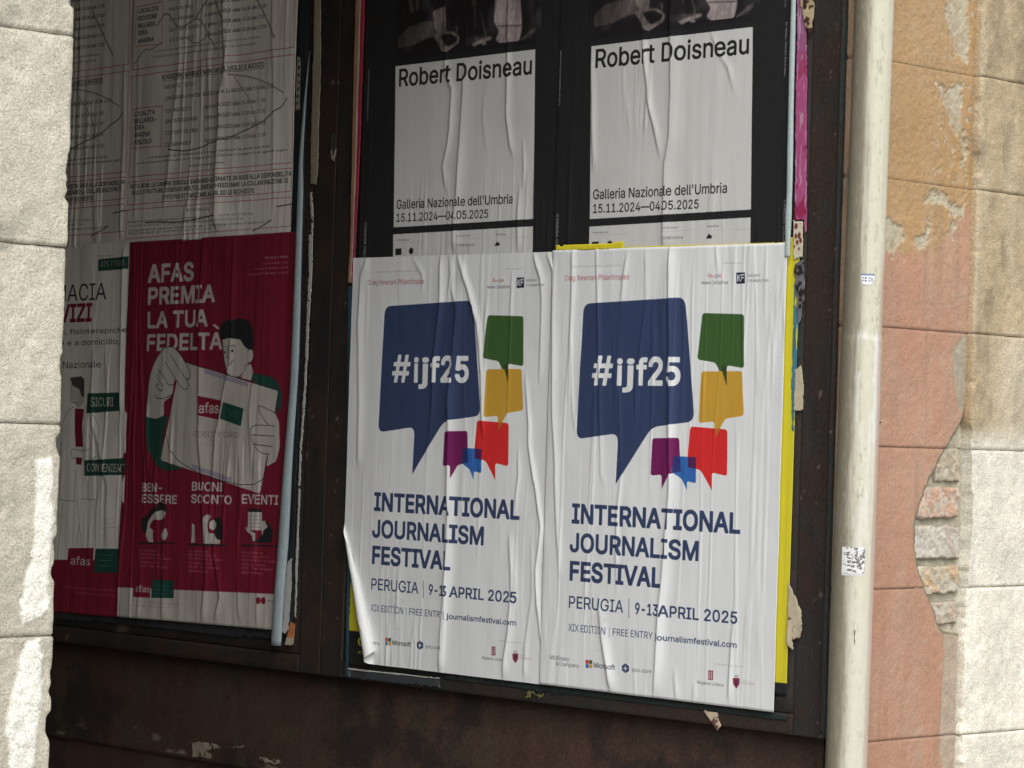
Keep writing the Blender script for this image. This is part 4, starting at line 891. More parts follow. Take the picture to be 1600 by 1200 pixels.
PRINT_NOTICE = [
('L',[(16.3,75.1),(692.2,93.0),(710.0,510.1),(29.3,514.3),(16.3,75.1)],'redline',1.5),
('L',[(27.4,531.7),(712.6,528.8),(714.9,805.5),(30.3,807.0),(27.4,531.7)],'redline',1.5),
('L',[(27.2,820.3),(715.6,819.1),(715.3,878.6),(25.9,882.6),(27.2,820.3)],'redline',1.5),
('L',[(25.7,895.9),(716.1,893.9),(716.5,967.6),(25.3,974.6),(25.7,895.9)],'redline',1.5),
('L',[(40.7,343.2),(158.3,338.5),(160.0,455.2),(39.0,449.7),(40.7,343.2)],'redline',1.5),
('L',[(39.0,621.0),(167.3,621.5),(169.5,729.9),(40.3,729.4),(39.0,621.0)],'redline',1.5),
('T', 'LOCALITA', 48.3, 360.9, 138.1, 11.7, 'dark', 0.9),
('T', 'RICCIONE', 49.5, 381.3, 132.7, 11.7, 'dark', 0.9),
('T', 'BELLARIA', 50.7, 401.8, 128.1, 11.7, 'dark', 0.9),
('T', 'IGEA', 51.8, 421.2, 94.3, 11.7, 'dark', 0.9),
('T', 'MARINA', 53.0, 443.0, 124.7, 11.7, 'dark', 0.9),
('T', 'LOCALITA', 45.8, 641.8, 138.6, 12.2, 'dark', 0.9),
('T', 'BELLARIA-', 46.9, 661.5, 147.1, 12.3, 'dark', 0.9),
('T', 'IGEA', 48.0, 679.5, 93.5, 12.2, 'dark', 0.9),
('T', 'MARINA', 49.1, 699.7, 121.0, 12.3, 'dark', 0.9),
('T', 'PINZOLO', 50.3, 719.4, 129.6, 12.3, 'dark', 0.9),
('T', 'SOGGIORNI MARINI E MONTANI DI LUGLIO E AGOSTO', 163.4, 550.7, 593.1, 12.8, 'dark', 1.4),
('L',[(163.6,554.5),(593.2,553.6)],'dark',1),
('T', 'C.S.C. ANCONA', 180.1, 312.6, 281.4, 9.2, 'dark', 0.8),
('T', 'il giorno 7 APRILE dalle 15.00 alle 17.00', 337.5, 315.2, 589.7, 9.2, 'ink', 1.2),
('T', 'C.S. S. ANDREA', 181.6, 340.4, 287.5, 9.3, 'dark', 0.8),
('T', 'il giorno 8 APRILE dalle 15.00 alle 17.00', 339.0, 342.2, 591.1, 9.1, 'ink', 1.2),
('T', 'PONTE PATTOLI', 183.2, 368.0, 286.2, 9.2, 'dark', 0.8),
('T', 'il giorno 9 APRILE dalle 15.00 alle 17.00', 340.5, 369.2, 592.5, 9.2, 'ink', 1.2),
('T', 'C.S.C. MADONNA', 184.7, 395.8, 295.0, 9.3, 'dark', 0.8),
('T', 'il giorno 10 APRILE dalle 15.00 alle 17.00', 341.9, 396.2, 593.8, 9.1, 'ink', 1.2),
('T', 'S.E.F. PONTE FELCINO', 186.2, 424.5, 323.8, 9.3, 'dark', 0.8),
('T', 'il giorno 11 APRILE dalle 15.00 alle 17.00', 343.4, 423.2, 595.2, 9.1, 'ink', 1.2),
('T', 'C.S. S. MARCO', 187.7, 451.0, 296.1, 9.2, 'dark', 0.8),
('T', 'il giorno 12 APRILE dalle 15.00 alle 17.00', 344.8, 450.2, 596.6, 9.1, 'ink', 1.2),
('T', 'Le domande vanno presentate direttamente presso le sedi indicate', 123.4, 473.9, 573.8, 5.8, 'ink', 0.2),
('T', 'Le domande vanno presentate direttamente presso le sedi indicate', 124.3, 489.2, 557.3, 5.8, 'ink', 0.2),
('T', 'MONTE TEZIO', 178.8, 577.0, 304.7, 10.4, 'dark', 0.8),
('T', 'SANTA MARIA A PONTINA  MAGGIO dal 12 al 14 MAGGIO dalle 9.00 alle 12.00', 180.6, 607.8, 636.2, 10.4, 'dark', 0.8),
('T', 'C.S. SAN SISTO', 182.4, 641.9, 291.8, 10.3, 'dark', 0.8),
('T', 'il giorno 8 MAGGIO dalle 15.00 alle 17.00', 348.9, 642.0, 603.8, 10.2, 'dark', 1),
('T', 'SAN PIERI GIOVANNI', 184.0, 670.4, 320.5, 10.4, 'dark', 0.8),
('T', 'il giorno 9 MAGGIO dalle 15.00 alle 17.00', 350.4, 670.0, 605.3, 10.2, 'dark', 1),
('T', 'C.S. PONTE FELCINO', 185.7, 701.9, 324.9, 10.4, 'dark', 0.8),
('T', 'il giorno 10 MAGGIO dalle 15.00 alle 17.00', 352.0, 700.8, 606.8, 10.2, 'dark', 1),
('T', 'C.S. SAN MARCO', 187.4, 733.6, 299.4, 10.3, 'dark', 0.8),
('T', 'il giorno 11 MAGGIO dalle 15.00 alle 17.00', 353.7, 731.7, 608.4, 10.2, 'dark', 1),
('T', 'Le iscrizioni si effettuano il 9 maggio presso la sede per tutti', 120.7, 761.0, 627.0, 5.8, 'dark', 0.8),
('T', 'Le iscrizioni si effettuano il 9 maggio e il LUGLIO per i soggiorni di agosto luglio', 64.7, 773.8, 695.6, 5.8, 'dark', 0.8),
('T', 'presso la sede indicata', 298.5, 793.2, 448.5, 5.7, 'dark', 0.8),
('T', 'NOTA BENE: LE CAMERE SINGOLE SARANNO ASSEGNATE IN BASE ALLA DISPONIBILITA', 37.9, 838.5, 713.2, 11.7, 'dark', 0.9),
('T', 'DELLE STRUTTURE. ESSENDO MOLTO LIMITATE CHIEDIAMO LA COLLABORAZIONE DI', 45.5, 855.8, 702.3, 11.6, 'dark', 0.9),
('T', 'TUTTI PER OTTIMIZZARE AL MEGLIO LE RICHIESTE', 181.2, 875.3, 566.8, 11.5, 'dark', 0.9),
('T', 'PER INFORMAZIONI', 293.7, 912.7, 385.7, 7.9, 'ink', 0.6),
('T', 'Dipartimento Cultura sport e tempo libero  Tel. 075 5772834', 33.3, 931.7, 562.9, 5.9, 'ink', 0.3),
('T', 'www.comune.perugia.it/soggiornimarini', 33.9, 942.4, 524.4, 5.8, 'blueink', 0.3),
('T', 'Cooperativa Nuova Dimensione - Perugia Viale Centova 6', 34.6, 955.4, 633.0, 5.8, 'ink', 0.3),
('T', 'Dal lunedi al venerdi ore 9-13', 35.2, 963.5, 397.4, 5.8, 'ink', 0.3),
('L',[(203.5,741.3),(277.6,751.0),(349.7,742.6),(394.0,730.6),(464.8,727.4),(508.0,714.0),(551.0,705.1),(602.1,691.2),(635.3,671.0),(672.9,659.4),(690.4,638.5)],'crack',3.2),
('L',[(134.0,405.8),(173.6,362.9),(213.2,409.2),(250.5,417.8),(304.1,396.4),(332.0,410.0),(390.0,488.0)],'ghost',5),
('L',[(532.5,348.0),(578.5,401.9),(633.9,478.1)],'ghost',6),
('L',[(456.0,560.0),(535.4,570.8),(623.0,598.6),(675.3,623.9)],'ghost',4),
('L',[(473.9,566.8),(538.6,632.2),(577.3,712.0)],'ghost',3),
('L',[(39.8,497.6),(85.2,460.1),(113.9,468.0),(159.7,448.2)],'ghost',4),
('L',[(261.1,444.4),(298.8,467.1),(334.7,461.3),(360.6,440.6)],'ghost',4),
('L',[(111.4,934.0),(167.6,933.9),(260.4,939.5),(359.9,932.3),(422.0,922.9)],'crack',3.2),
('L',[(565.0,974.5),(607.5,961.8),(641.0,949.0)],'crack',3.2),
('L',[(660.6,915.6),(730.3,910.8)],'crack',3.2),
('L',[(412.7,410.8),(363.9,333.3),(304.1,396.4)],'ghost',6)]


# ------------------------------------------------------------------ paper sheets on the board (plane X = 0)
def ridge(U, Z, path, A, wl, wr):
    """a glued-in pleat along path [(u, z, gain)...]: steep on the inner side, gentle on the street side"""
    p = sorted(path, key=lambda q: q[1]); zz_ = [q[1] for q in p]
    uc = np.interp(Z, zz_, [q[0] for q in p]) + .0035*(fbm(Z*14, Z*0+7*p[0][0], 55, 3)-.5); g = np.interp(Z, zz_, [q[2] for q in p])
    g = g*(.75+.5*fbm(Z*9, Z*0+p[0][0]*31, 56, 2)); g = g*sstep(zz_[0]-.012, zz_[0]+.03, Z)*sstep(zz_[-1]+.012, zz_[-1]-.03, Z)
    d = U-uc
    return A*g*np.where(d < 0, np.exp(-(d/wl)**2), np.exp(-np.abs(d/wr)**1.6)), d, g
def sheet(name, label, cat, u0, u1, z0, z1, mat, frame, xoff=.0, creases=(), seed=1, group=None, micro=.0006, warps=(), curl=None, rag=0.0, edge_flat=(.0, .0), tilt=0.0, su=.0025, sz=.006):
    nu = int((u1-u0)/su); nz = int((z1-z0)/sz)
    U, Z = np.meshgrid(np.linspace(u0, u1, nu), np.linspace(z0, z1, nz))
    UU = U.copy(); ZZ = Z.copy()
    h = np.zeros(U.shape); ut = U.copy()
    for path, A, wl, wr in creases:
        r, d, g = ridge(U, Z, path, A, wl, wr); h = np.maximum(h, r) + .35*np.minimum(h, r)
        if A > .0060:
            ut = ut + .2*A*np.sign(d)*np.exp(-np.abs(d)/.03)*np.clip(g, 0, 1)
    m_ = fbm(U*55, Z*2.2, seed, 3, .55)-.5; big = fbm(U*9, Z*2.0, seed+5, 3)-.5
    sharp = np.abs(fbm(U*26, Z*1.3+U*3, seed+9, 3)-.5); sharp = np.clip(.055-sharp, 0, 1)/.055
    h = h + micro*1.2*m_*(.3+1.4*fbm(U*6, Z*5, seed+31, 2)) + micro*4.0*big + micro*2.5*(fbm(U*14, Z*11, seed+33, 3)-.5) + sharp*micro*1.8*sstep(.45, .7, fbm(U*5, Z*3, seed+12, 2)) + micro*2.0
    fl = np.ones(U.shape)
    if edge_flat[0]: fl = fl*sstep(u0-.002, u0+edge_flat[0], U)
    if edge_flat[1]: fl = fl*sstep(u1+.002, u1-edge_flat[1], U)
    h = h*(.12+.88*fl)
    if rag:
        UU = UU + np.where(U < (u0+u1)/2, 1, -1)*rag*np.clip(1-np.minimum(U-u0, u1-U)/.02, 0, 1)*(fbm(Z*12, Z*0+seed, seed+3, 4)-.3)
        ZZ = ZZ + np.where(Z < (z0+z1)/2, 1, -1)*rag*.7*np.clip(1-np.minimum(Z-z0, z1-Z)/.02, 0, 1)*(fbm(U*10, U*0+seed, seed+4, 4)-.4)
    X = -(xoff+h)
    if tilt: ZZ = ZZ + tilt*(U-u0)
    if curl:
        (ca, za_), (cb, zb_), R0, R1 = curl     # curl axis line through (ca,za_) top and (cb,zb_) bottom; paper left of it rolls up towards the street
        dx, dz = cb-ca, zb_-za_; L = math.hypot(dx, dz); nx_, nz_ = dz/L, -dx/L     # normal pointing to -u
        if nx_ > 0: nx_, nz_ = -nx_, -nz_
        D = (UU-ca)*nx_ + (ZZ-za_)*nz_; s_ = ((ZZ-za_)*dz+(UU-ca)*dx)/L
        Rr = np.interp(s_, [-L*.3, 0, L], [R0*.8, R0, R1]); on = D > 0
        a = np.where(on, D/Rr, 0); a = np.minimum(a, 5.4); ext = np.where(on, D - a*Rr, 0)
        nd = Rr*np.sin(a) + ext*np.cos(a); out = Rr*(1-np.cos(a)) + ext*np.sin(a)
        UU = np.where(on, UU + (nd-D)*nx_, UU); ZZ = np.where(on, ZZ + (nd-D)*nz_, ZZ); X = np.where(on, X - out, X)
    F0, F1, FW, FH = frame
    uv = np.stack([(ut-F0)/FW, 1-(F1-Z)/FH], -1)
    o = link(name, grid_mesh(name, X, -UU, ZZ, uv=uv), None, mat)
    if curl: return setprops(o, label, cat, group)
    sol = o.modifiers.new('thickness', 'SOLIDIFY'); sol.thickness = .00025; sol.offset = 1
    setprops(o, label, cat, group); return o

C_ = {}
def soften(c, y1, x0, x1):
    """turn the flat shapes of the printed photograph into soft grey tones with film grain"""
    q = int(y1*c.k); a0 = int(x0*c.k); a1 = int(x1*c.k); A = c.a[:q, a0:a1].astype(np.float32)
    for r in (5, 4):
        for ax in (0, 1):
            cs = np.cumsum(np.concatenate([np.zeros_like(np.take(A, [0], ax)), A], ax), ax); n = A.shape[ax]
            i0 = np.clip(np.arange(n)-r, 0, n); i1 = np.clip(np.arange(n)+r+1, 0, n)
            shp = [1, 1, 1]; shp[ax] = n
            A = (np.take(cs, i1, ax)-np.take(cs, i0, ax))/(i1-i0).reshape(shp)
    Yq, Xq = np.mgrid[0:A.shape[0], 0:A.shape[1]].astype(float)/c.k
    tone = .55 + .9*fbm(Xq/38, Yq/55, 401, 5, .6)**1.2; folds = .75 + .5*fbm(Xq/9+Yq/40, Yq/60, 402, 3); g = 1 + .16*(fbm(Xq/1.6, Yq/1.6, 403, 2)-.5)
    A = 22 + (A-22)*(tone*folds*g)[..., None] + 26*(sstep(.52, .78, fbm(Xq/60, Yq/70, 404, 4)))[..., None]*g[..., None]
    c.a[:q, a0:a1] = np.clip(A, 0, 255).astype(np.uint8)
def canvas(key, w, h, base, ops, **kw):
    c = Canvas(w, h, base, kw.pop('ppm', 1.35)); photo = kw.pop('photo', None)
    if photo:
        n = max(i for i, o in enumerate(ops) if o[0] in 'PL' and str(o[2]).startswith('photo') or o[0] == 'L' and str(o[2]).startswith('photo')) + 1
        tx = [o for o in ops[:n] if not str(o[2] if o[0] in 'PL' else '').startswith('photo')]; ph = [o for o in ops[:n] if o not in tx]
        c.draw(ph); soften(c, *photo); c.draw(tx+list(ops[n:]))
    else: c.draw(ops)
    return mat_print(key, c, **kw)
M_IJF = canvas('festival_print', 723, 1006, 'paper', PRINT_IJF)
M_GAL = canvas('gallery_print', 716, 1000, 'black', [(o if not (o[0] == 'P' and o[2] == 'paper') else (o[0], o[1], 'gpaper', o[3])) for o in PRINT_GALLERY], rough=.5, blotch=.2, blotchcol=(.70, .70, .70), photo=(468, 92, 606))
M_LOY = canvas('loyalty_print', 700, 1022, 'crimson', PRINT_LOYALTY, rough=.6, blotch=.25, blotchcol=(.55, .5, .5))
M_PHA = canvas('pharmacy_print', 690, 1026, 'notice', PRINT_PHARMACY, blotch=.3)
M_NOT = canvas('notice_print', 735, 990, 'notice', PRINT_NOTICE, blotch=.35, stain=.12, stretch=(1, 60, 6), bump=.6)
BOT = [('P', [(0, 948), (800, 948), (800, 1100), (0, 1100)], 'black', 0), ('E', (49, 962+10), 10.5, 10.5, 'yellow'), ('T', 'f', 45, 980, 53, 12, 'black', 2), ('T', 'alib', 40, 1002, 72, 9, 'yellow', 1.5)]
M_YEL = canvas('yellow_print', 730, 1040, 'yellow', BOT, ppm=1.0)

def cr(*pts): return [(u, z, g) for u, z, g in pts]
CR_IR = [([(-0.5171,1.0008,0.9),(-0.5081,0.7842,1),(-0.4988,0.5593,1),(-0.4958,0.4687,1),(-0.5008,0.4006,1),(-0.5082,0.2645,1),(-0.5158,0.1815,1),(-0.5193,0.06,1.1),(-0.5235,0.0039,0.9)],0.0075,0.0035,0.02),([(-0.7446,1.0131,0.8),(-0.7332,0.8533,1),(-0.7224,0.7194,1),(-0.706,0.4849,0.5),(-0.69,0.4616,0.2)],0.003,0.003,0.009),([(-0.888,0.9907,0.9),(-0.8757,0.8308,1),(-0.8662,0.6152,0.8),(-0.8515,0.5033,0.9),(-0.8509,0.4659,1),(-0.8413,0.3605,0.7),(-0.8271,0.2456,0.3)],0.0045,0.003,0.013),([(-0.8183,1.0078,1),(-0.8158,0.8772,1),(-0.8169,0.6488,0.3)],0.004,0.004,0.01),([(-0.6448,0.9946,0.8),(-0.6549,0.9398,1),(-0.6625,0.8666,0.7)],0.003,0.004,0.01),([(-0.5903,0.998,0.8),(-0.5852,0.875,0.5),(-0.6084,0.693,0.7),(-0.6046,0.602,0.3)],0.003,0.004,0.012),([(-0.6426,0.4929,0.8),(-0.6536,0.4038,1),(-0.6521,0.32,0.9),(-0.6443,0.217,0.3)],0.003,0.003,0.008),([(-0.7052,0.2131,0.3),(-0.6853,0.1155,1),(-0.6655,0.048,1.3),(-0.6553,-0.0004,1.3)],0.006,0.005,0.018),([(-0.732,0.3258,0.4),(-0.7436,0.2754,1),(-0.7468,0.1906,0.3)],0.002,0.003,0.006),([(-0.3812,1.0065,1),(-0.3789,0.9798,1),(-0.3719,0.9219,0.2)],0.0025,0.003,0.007),([(-0.2988,0.22,0.3),(-0.3012,0.1252,1),(-0.3038,0.0493,1.2),(-0.3044,0.0019,0.6)],0.0035,0.004,0.01),([(-0.4051,0.055,0.4),(-0.4066,-0.0026,1)],0.003,0.004,0.01),([(-0.4677,0.0739,0.5),(-0.4568,-0.0023,1)],0.003,0.005,0.01),([(-0.7252,0.4852,0.3),(-0.7393,0.415,0.6),(-0.7382,0.3404,0.2)],0.0015,0.003,0.006),([(-0.4136,0.7442,0.3),(-0.4057,0.6952,0.8),(-0.405,0.6062,0.3)],0.0015,0.003,0.006)]
CR_IL = [([(-1.2284,0.9394,0.3),(-1.2038,0.8661,0.6),(-1.2118,0.7348,0.8),(-1.2181,0.6569,1.1),(-1.2132,0.4918,1.1),(-1.2103,0.445,1.1),(-1.2074,0.3675,1),(-1.2083,0.2801,1.1),(-1.2108,0.1829,1),(-1.2192,0.0611,1.1),(-1.222,0.0002,1)],0.0075,0.003,0.02),([(-1.263,0.9962,1),(-1.2597,0.8812,1),(-1.2766,0.754,0.7),(-1.2782,0.6365,0.5),(-1.2928,0.4893,0.2)],0.0055,0.004,0.014),([(-1.2027,0.9925,1),(-1.164,0.9142,1.1),(-1.1289,0.8317,1),(-1.1095,0.7114,0.8),(-1.0995,0.5673,0.6)],0.0055,0.004,0.012),([(-1.3636,0.9934,1),(-1.3254,0.9507,0.8),(-1.3267,0.9015,0.2)],0.003,0.003,0.009),([(-1.231,0.9955,0.8),(-1.2255,0.954,0.9),(-1.2363,0.881,0.4)],0.004,0.004,0.012),([(-1.0161,0.9552,1),(-1.016,0.8646,0.8),(-1.0175,0.7169,0.6),(-1.0187,0.5931,0.3)],0.0025,0.003,0.007),([(-0.9494,0.9967,1.1),(-0.9201,0.9347,1),(-0.9142,0.878,0.8),(-0.9158,0.6895,0.4)],0.0045,0.003,0.012),([(-0.9029,0.9957,1.1),(-0.8778,0.9481,0.8),(-0.8751,0.7838,1),(-0.8657,0.6291,0.8),(-0.8473,0.4798,0.6),(-0.8488,0.4394,0.9),(-0.8342,0.3,0.5)],0.0045,0.003,0.011),([(-0.9637,0.7173,0.3),(-0.9448,0.5946,0.9),(-0.944,0.5474,1),(-0.9223,0.4632,0.9),(-0.9189,0.4602,0.9),(-0.8945,0.3578,1),(-0.9066,0.2586,1),(-0.8997,0.1792,0.9),(-0.8824,0.0867,0.5)],0.005,0.003,0.01),([(-0.9795,0.5465,0.4),(-0.9743,0.4756,0.9),(-0.9757,0.4629,0.9),(-0.9882,0.3677,0.6)],0.0025,0.003,0.008),([(-1.0006,0.3434,0.4),(-0.9885,0.2539,1),(-0.9859,0.1972,0.6),(-0.9902,0.1117,0.9),(-1.0006,0.0445,1.3),(-1.0042,0.0039,1.3)],0.005,0.004,0.016),([(-1.404,0.1113,0.3),(-1.4097,0.0466,0.9),(-1.4125,-0.0031,0.7)],0.0025,0.003,0.008),([(-1.3754,0.2465,0.3),(-1.3791,0.1723,0.8),(-1.3814,0.0981,0.6)],0.002,0.003,0.006),([(-0.9263,0.3281,0.3),(-0.9173,0.2015,0.6),(-0.9353,0.0827,0.8),(-0.9352,0.0074,1)],0.003,0.004,0.012),([(-1.5301,0.9943,1),(-1.547,0.9544,0.8),(-1.5524,0.8335,0.8),(-1.541,0.6323,0.6),(-1.5389,0.4816,0.5)],0.0045,0.006,0.016),([(-1.1007,0.8942,0.4),(-1.1047,0.8316,0.8),(-1.0973,0.6394,0.4)],0.003,0.003,0.01)]
CR_GR = [([(-0.6246,1.4749,1.2),(-0.6187,1.4262,1),(-0.6071,1.3677,0.9),(-0.6037,1.3338,1),(-0.5779,1.2604,0.9),(-0.5639,1.2022,0.4)],0.0045,0.003,0.01),([(-0.5501,1.675,0.6),(-0.5406,1.4781,1),(-0.5336,1.3391,0.9),(-0.5337,1.2485,1),(-0.5461,1.1919,0.9),(-0.5422,0.9914,1)],0.006,0.003,0.024),([(-0.4248,1.4786,0.8),(-0.4011,1.4298,0.7),(-0.3685,1.3899,0.9),(-0.3477,1.3324,0.3)],0.0025,0.003,0.009),([(-0.7832,1.4525,0.5),(-0.7738,1.2804,1),(-0.7661,1.1821,0.7)],0.0035,0.004,0.01),([(-0.6089,1.3486,0.5),(-0.6084,1.2908,0.9),(-0.6153,1.2527,0.3)],0.0025,0.003,0.008),([(-0.8467,1.2349,0.3),(-0.843,1.1361,0.7),(-0.8401,1.0079,0.9)],0.0025,0.003,0.008)]
CR_GL = [([(-1.2866,1.67,0.6),(-1.2741,1.4362,0.8),(-1.2477,1.3983,1.1),(-1.2508,1.3058,1),(-1.2596,1.2547,0.8),(-1.2727,1.214,0.7),(-1.2586,1.1515,0.4)],0.0045,0.003,0.01),([(-1.2095,1.4575,0.7),(-1.2089,1.3805,1),(-1.2148,1.2525,1),(-1.2185,1.1706,1),(-1.2263,1.099,1),(-1.2257,1.0066,1)],0.0055,0.003,0.018),([(-1.0642,1.6296,0.7),(-1.0584,1.4521,1),(-1.0558,1.3156,1),(-1.0437,1.2544,0.7),(-1.0316,1.2236,0.3)],0.0045,0.003,0.01),([(-1.0018,1.2724,0.3),(-0.9937,1.2018,1),(-0.9938,1.1417,0.3)],0.0025,0.003,0.006),([(-1.0058,1.1572,0.4),(-1.0079,1.092,0.9),(-1.0074,1.0017,1)],0.004,0.003,0.01),([(-1.1328,1.386,0.4),(-1.139,1.3304,0.7),(-1.1223,1.2379,0.3)],0.002,0.004,0.01),([(-1.2115,1.5809,0.6),(-1.2048,1.4828,0.8)],0.002,0.002,0.006)]
CR_LO = [([(-2.1812,1.0674,0.6),(-2.1844,0.8757,0.9),(-2.1772,0.7066,1.1),(-2.1708,0.5379,1),(-2.1213,0.1756,0.8),(-2.1346,0.049,0.8)],0.0058,0.005,0.022),([(-2.0523,1.064,0.3),(-2.0541,0.9303,0.9),(-2.0526,0.7355,0.8),(-2.104,0.5395,1),(-2.118,0.3015,0.6),(-2.0584,0.1168,1),(-2.0848,0.0525,1)],0.0045,0.004,0.014),([(-1.9555,0.7084,0.4),(-1.967,0.598,0.9),(-1.9513,0.4606,0.5)],0.003,0.004,0.012),([(-2.3068,0.4016,0.5),(-2.3077,0.2287,1),(-2.3028,0.0435,1)],0.004,0.004,0.016),([(-1.993,0.1831,0.3),(-1.9817,0.0598,1)],0.004,0.005,0.012),([(-1.9108,0.188,0.3),(-1.9086,0.0526,1)],0.0035,0.004,0.01),([(-2.4017,0.2237,0.4),(-2.4075,0.0427,1)],0.003,0.005,0.012)]
CR_NO = [([(-2.128,1.9152,0.8),(-2.1175,1.6328,1),(-2.1027,1.5194,1.1),(-2.124,1.4197,1),(-2.1246,1.2624,1),(-2.1239,1.0827,1)],0.012,0.006,0.026),([(-2.3203,1.8783,0.8),(-2.3108,1.5338,1),(-2.3292,1.3632,0.9),(-2.3405,1.2319,0.8),(-2.3584,1.1351,0.7)],0.0045,0.003,0.01),([(-2.1907,1.582,0.4),(-2.1843,1.4289,0.9),(-2.1774,1.3325,0.3)],0.0025,0.003,0.007),([(-1.9281,1.8386,0.6),(-1.9253,1.6174,0.7),(-1.9068,1.3407,0.5),(-1.8997,1.1205,0.7)],0.0035,0.006,0.016),([(-2.4876,1.6042,0.4),(-2.4889,1.3717,0.7),(-2.4839,1.1101,0.9)],0.003,0.005,0.012),([(-2.2632,1.1605,0.5),(-2.2674,1.0696,1.0)],0.003,0.004,0.014)]
CR_NL = [([(-2.775,1.7749,0.8),(-2.7579,1.5647,1),(-2.7626,1.3862,0.7),(-2.7658,1.2672,0.4)],0.005,0.005,0.016),([(-2.5563,1.5508,0.6),(-2.548,1.3164,1),(-2.5478,1.1411,1),(-2.5464,1.0652,1)],0.005,0.005,0.012)]
CR_PH = [([(-2.5275,1.0356,1),(-2.5266,0.8493,1),(-2.5168,0.5877,0.8)],0.006,0.006,0.014),([(-2.6477,0.7616,0.5),(-2.6573,0.5851,0.9),(-2.5675,0.3768,0.7),(-2.5673,0.2194,0.5)],0.004,0.006,0.02),([(-2.5989,0.7618,0.4),(-2.5826,0.6449,0.8)],0.003,0.004,0.012)]

# ================================================================== the posters
W7 = (-.902, 1.004, .723, 1.006)
G_Y = 'yellow posters pasted underneath the festival posters'; G_F = 'white festival posters'; G_G = 'black gallery posters'; G_N = 'grey resort notices'
sheet('poster', 'yellow and black poster peeking out beside the curled corner of the white festival poster', 'poster', -1.5665, -.885, -.0125, .992, M_YEL, (-1.566, 1.0215, .73, 1.04), .0000, (), 11, G_Y, micro=.0003)
sheet('poster', 'poster showing as a bright yellow strip behind the festival poster nearest the pipe', 'poster', -.8755, -.1535, .0335, 1.0115, M_YEL, (-.8755, 1.0075, .73, 1.04), .0004, (), 12, G_Y, micro=.0003, tilt=.004)
sheet('poster', 'black gallery exhibition poster above the white poster with the curled corner, nearer the middle stile', 'poster', -1.570, -.868, .972, 1.972, M_GAL, (-1.558, 1.97, .716, 1.0), .0022, CR_GL, 21, G_G, micro=.0005, edge_flat=(0, .02))
sheet('poster', 'black gallery exhibition poster beside the magenta paper strip, above the uncurled festival poster', 'poster', -.889, -.1865, .972, 1.972, M_GAL, (-.890, 1.97, .716, 1.0), .0042, CR_GR, 22, G_G, micro=.0005, edge_flat=(.015, 0))
sheet('poster', 'white festival poster with speech bubbles whose lower corner is curled over', 'poster', -1.582, -.862, -.002, .9985, M_IJF, (-1.582, 1.004, .723, 1.006), .0072, [(p, a*.95, l, r*.8) for p, a, l, r in CR_IL], 31, G_F, micro=.0006, edge_flat=(0, .02),
      curl=((-1.574, .32), (-1.450, 0.0), .0045, .0155), rag=.0015)
sheet('poster', 'white festival poster with speech bubbles lying flat beside the bright yellow strip', 'poster', -.8845, -.179, -.001, 1.0015, M_IJF, W7, .0100, [(p, a*.85, l, r*.8) for p, a, l, r in CR_IR], 32, G_F, micro=.0007, edge_flat=(.012, 0), rag=.0012)

sheet('poster', 'grey resort notice cut off by the pale stone pillar', 'poster', -3.22, -2.515, 1.045, 2.03, M_NOT, (-2.548-.701, 2.045+.006, .735, .99), .0006, CR_NL, 41, G_N, micro=.0018, tilt=.012, edge_flat=(0, .01), rag=.002)
sheet('poster', 'grey resort notice with red boxes above the crimson poster', 'poster', -2.530, -1.829, 1.056, 2.04, M_NOT, (-2.548, 2.045, .735, .99), .0026, CR_NO, 42, G_N, micro=.0018, tilt=.012, edge_flat=(.01, 0), rag=.002)
sheet('poster', 'dull white pharmacy poster with a man in a coat, partly behind the stone pillar', 'poster', -3.18, -2.490, .028, 1.052, M_PHA, (-3.18, 1.066, .69, 1.026), .0016, CR_PH, 43, micro=.0016, tilt=.02)
sheet('poster', 'crimson loyalty card poster with a drawn man holding a big card', 'poster', -2.5005, -1.805, .0435, 1.0595, M_LOY, (-2.5, 1.066, .70, 1.022), .0040, CR_LO, 44, micro=.0018, tilt=.0165, rag=.0015)

# ------------------------------------------------------------------ scraps, torn strips and paper remnants
def scrap(name, label, outline, x, colf, lift=0.0, th=.0008, res=.0016, rag=.003, seed=1, cat='paper scrap', group=None, wave=.0012):
    us = [p[0] for p in outline]; zz_ = [p[1] for p in outline]
    du = max(us)-min(us); dz = max(zz_)-min(zz_); ru = min(res, du/6); rz = max(min(res*1.6, dz/6), dz/500)
    a = np.arange(min(us)-ru, max(us)+ru*2, ru); b = np.arange(min(zz_)-rz, max(zz_)+rz*2, rz); U, Z = np.meshgrid(a, b)
    jj = rag*(fbm(U*110, Z*110, seed, 3)-.5); jk = rag*(fbm(U*90, Z*90, seed+5, 3)-.5)
    d = poly_dist(U+jj, Z+jk, outline); keep = d > 0
    cu = (U-min(us))/du; cz = (Z-min(zz_))/dz
    h = wave*(fbm(U*40, Z*12, seed+2, 3)) + lift*np.clip(1-cz, 0, 1)**2
    i = np.arange(U.size).reshape(U.shape)
    kk = keep[:-1, :-1] & keep[:-1, 1:] & keep[1:, 1:] & keep[1:, :-1]
    js, qs = np.nonzero(kk); fc = np.stack([i[js, qs], i[js, qs+1], i[js+1, qs+1], i[js+1, qs]], 1)
    used, inv = np.unique(fc, return_inverse=True)
    v = np.stack([-(x+h), -U, Z], -1).reshape(-1, 3)[used]
    c = colf(U, Z, cu, cz, d).reshape(-1, 3)[used]
    me = mesh_from(name, [tuple(p) for p in v], inv.reshape(-1, 4).tolist(), True, col=np.clip(c, .005, .9))
    o = link(name, me, None, MAT_SCRAP); s = o.modifiers.new('thickness', 'SOLIDIFY'); s.thickness = th; s.offset = 1
    return setprops(o, label, cat, group)
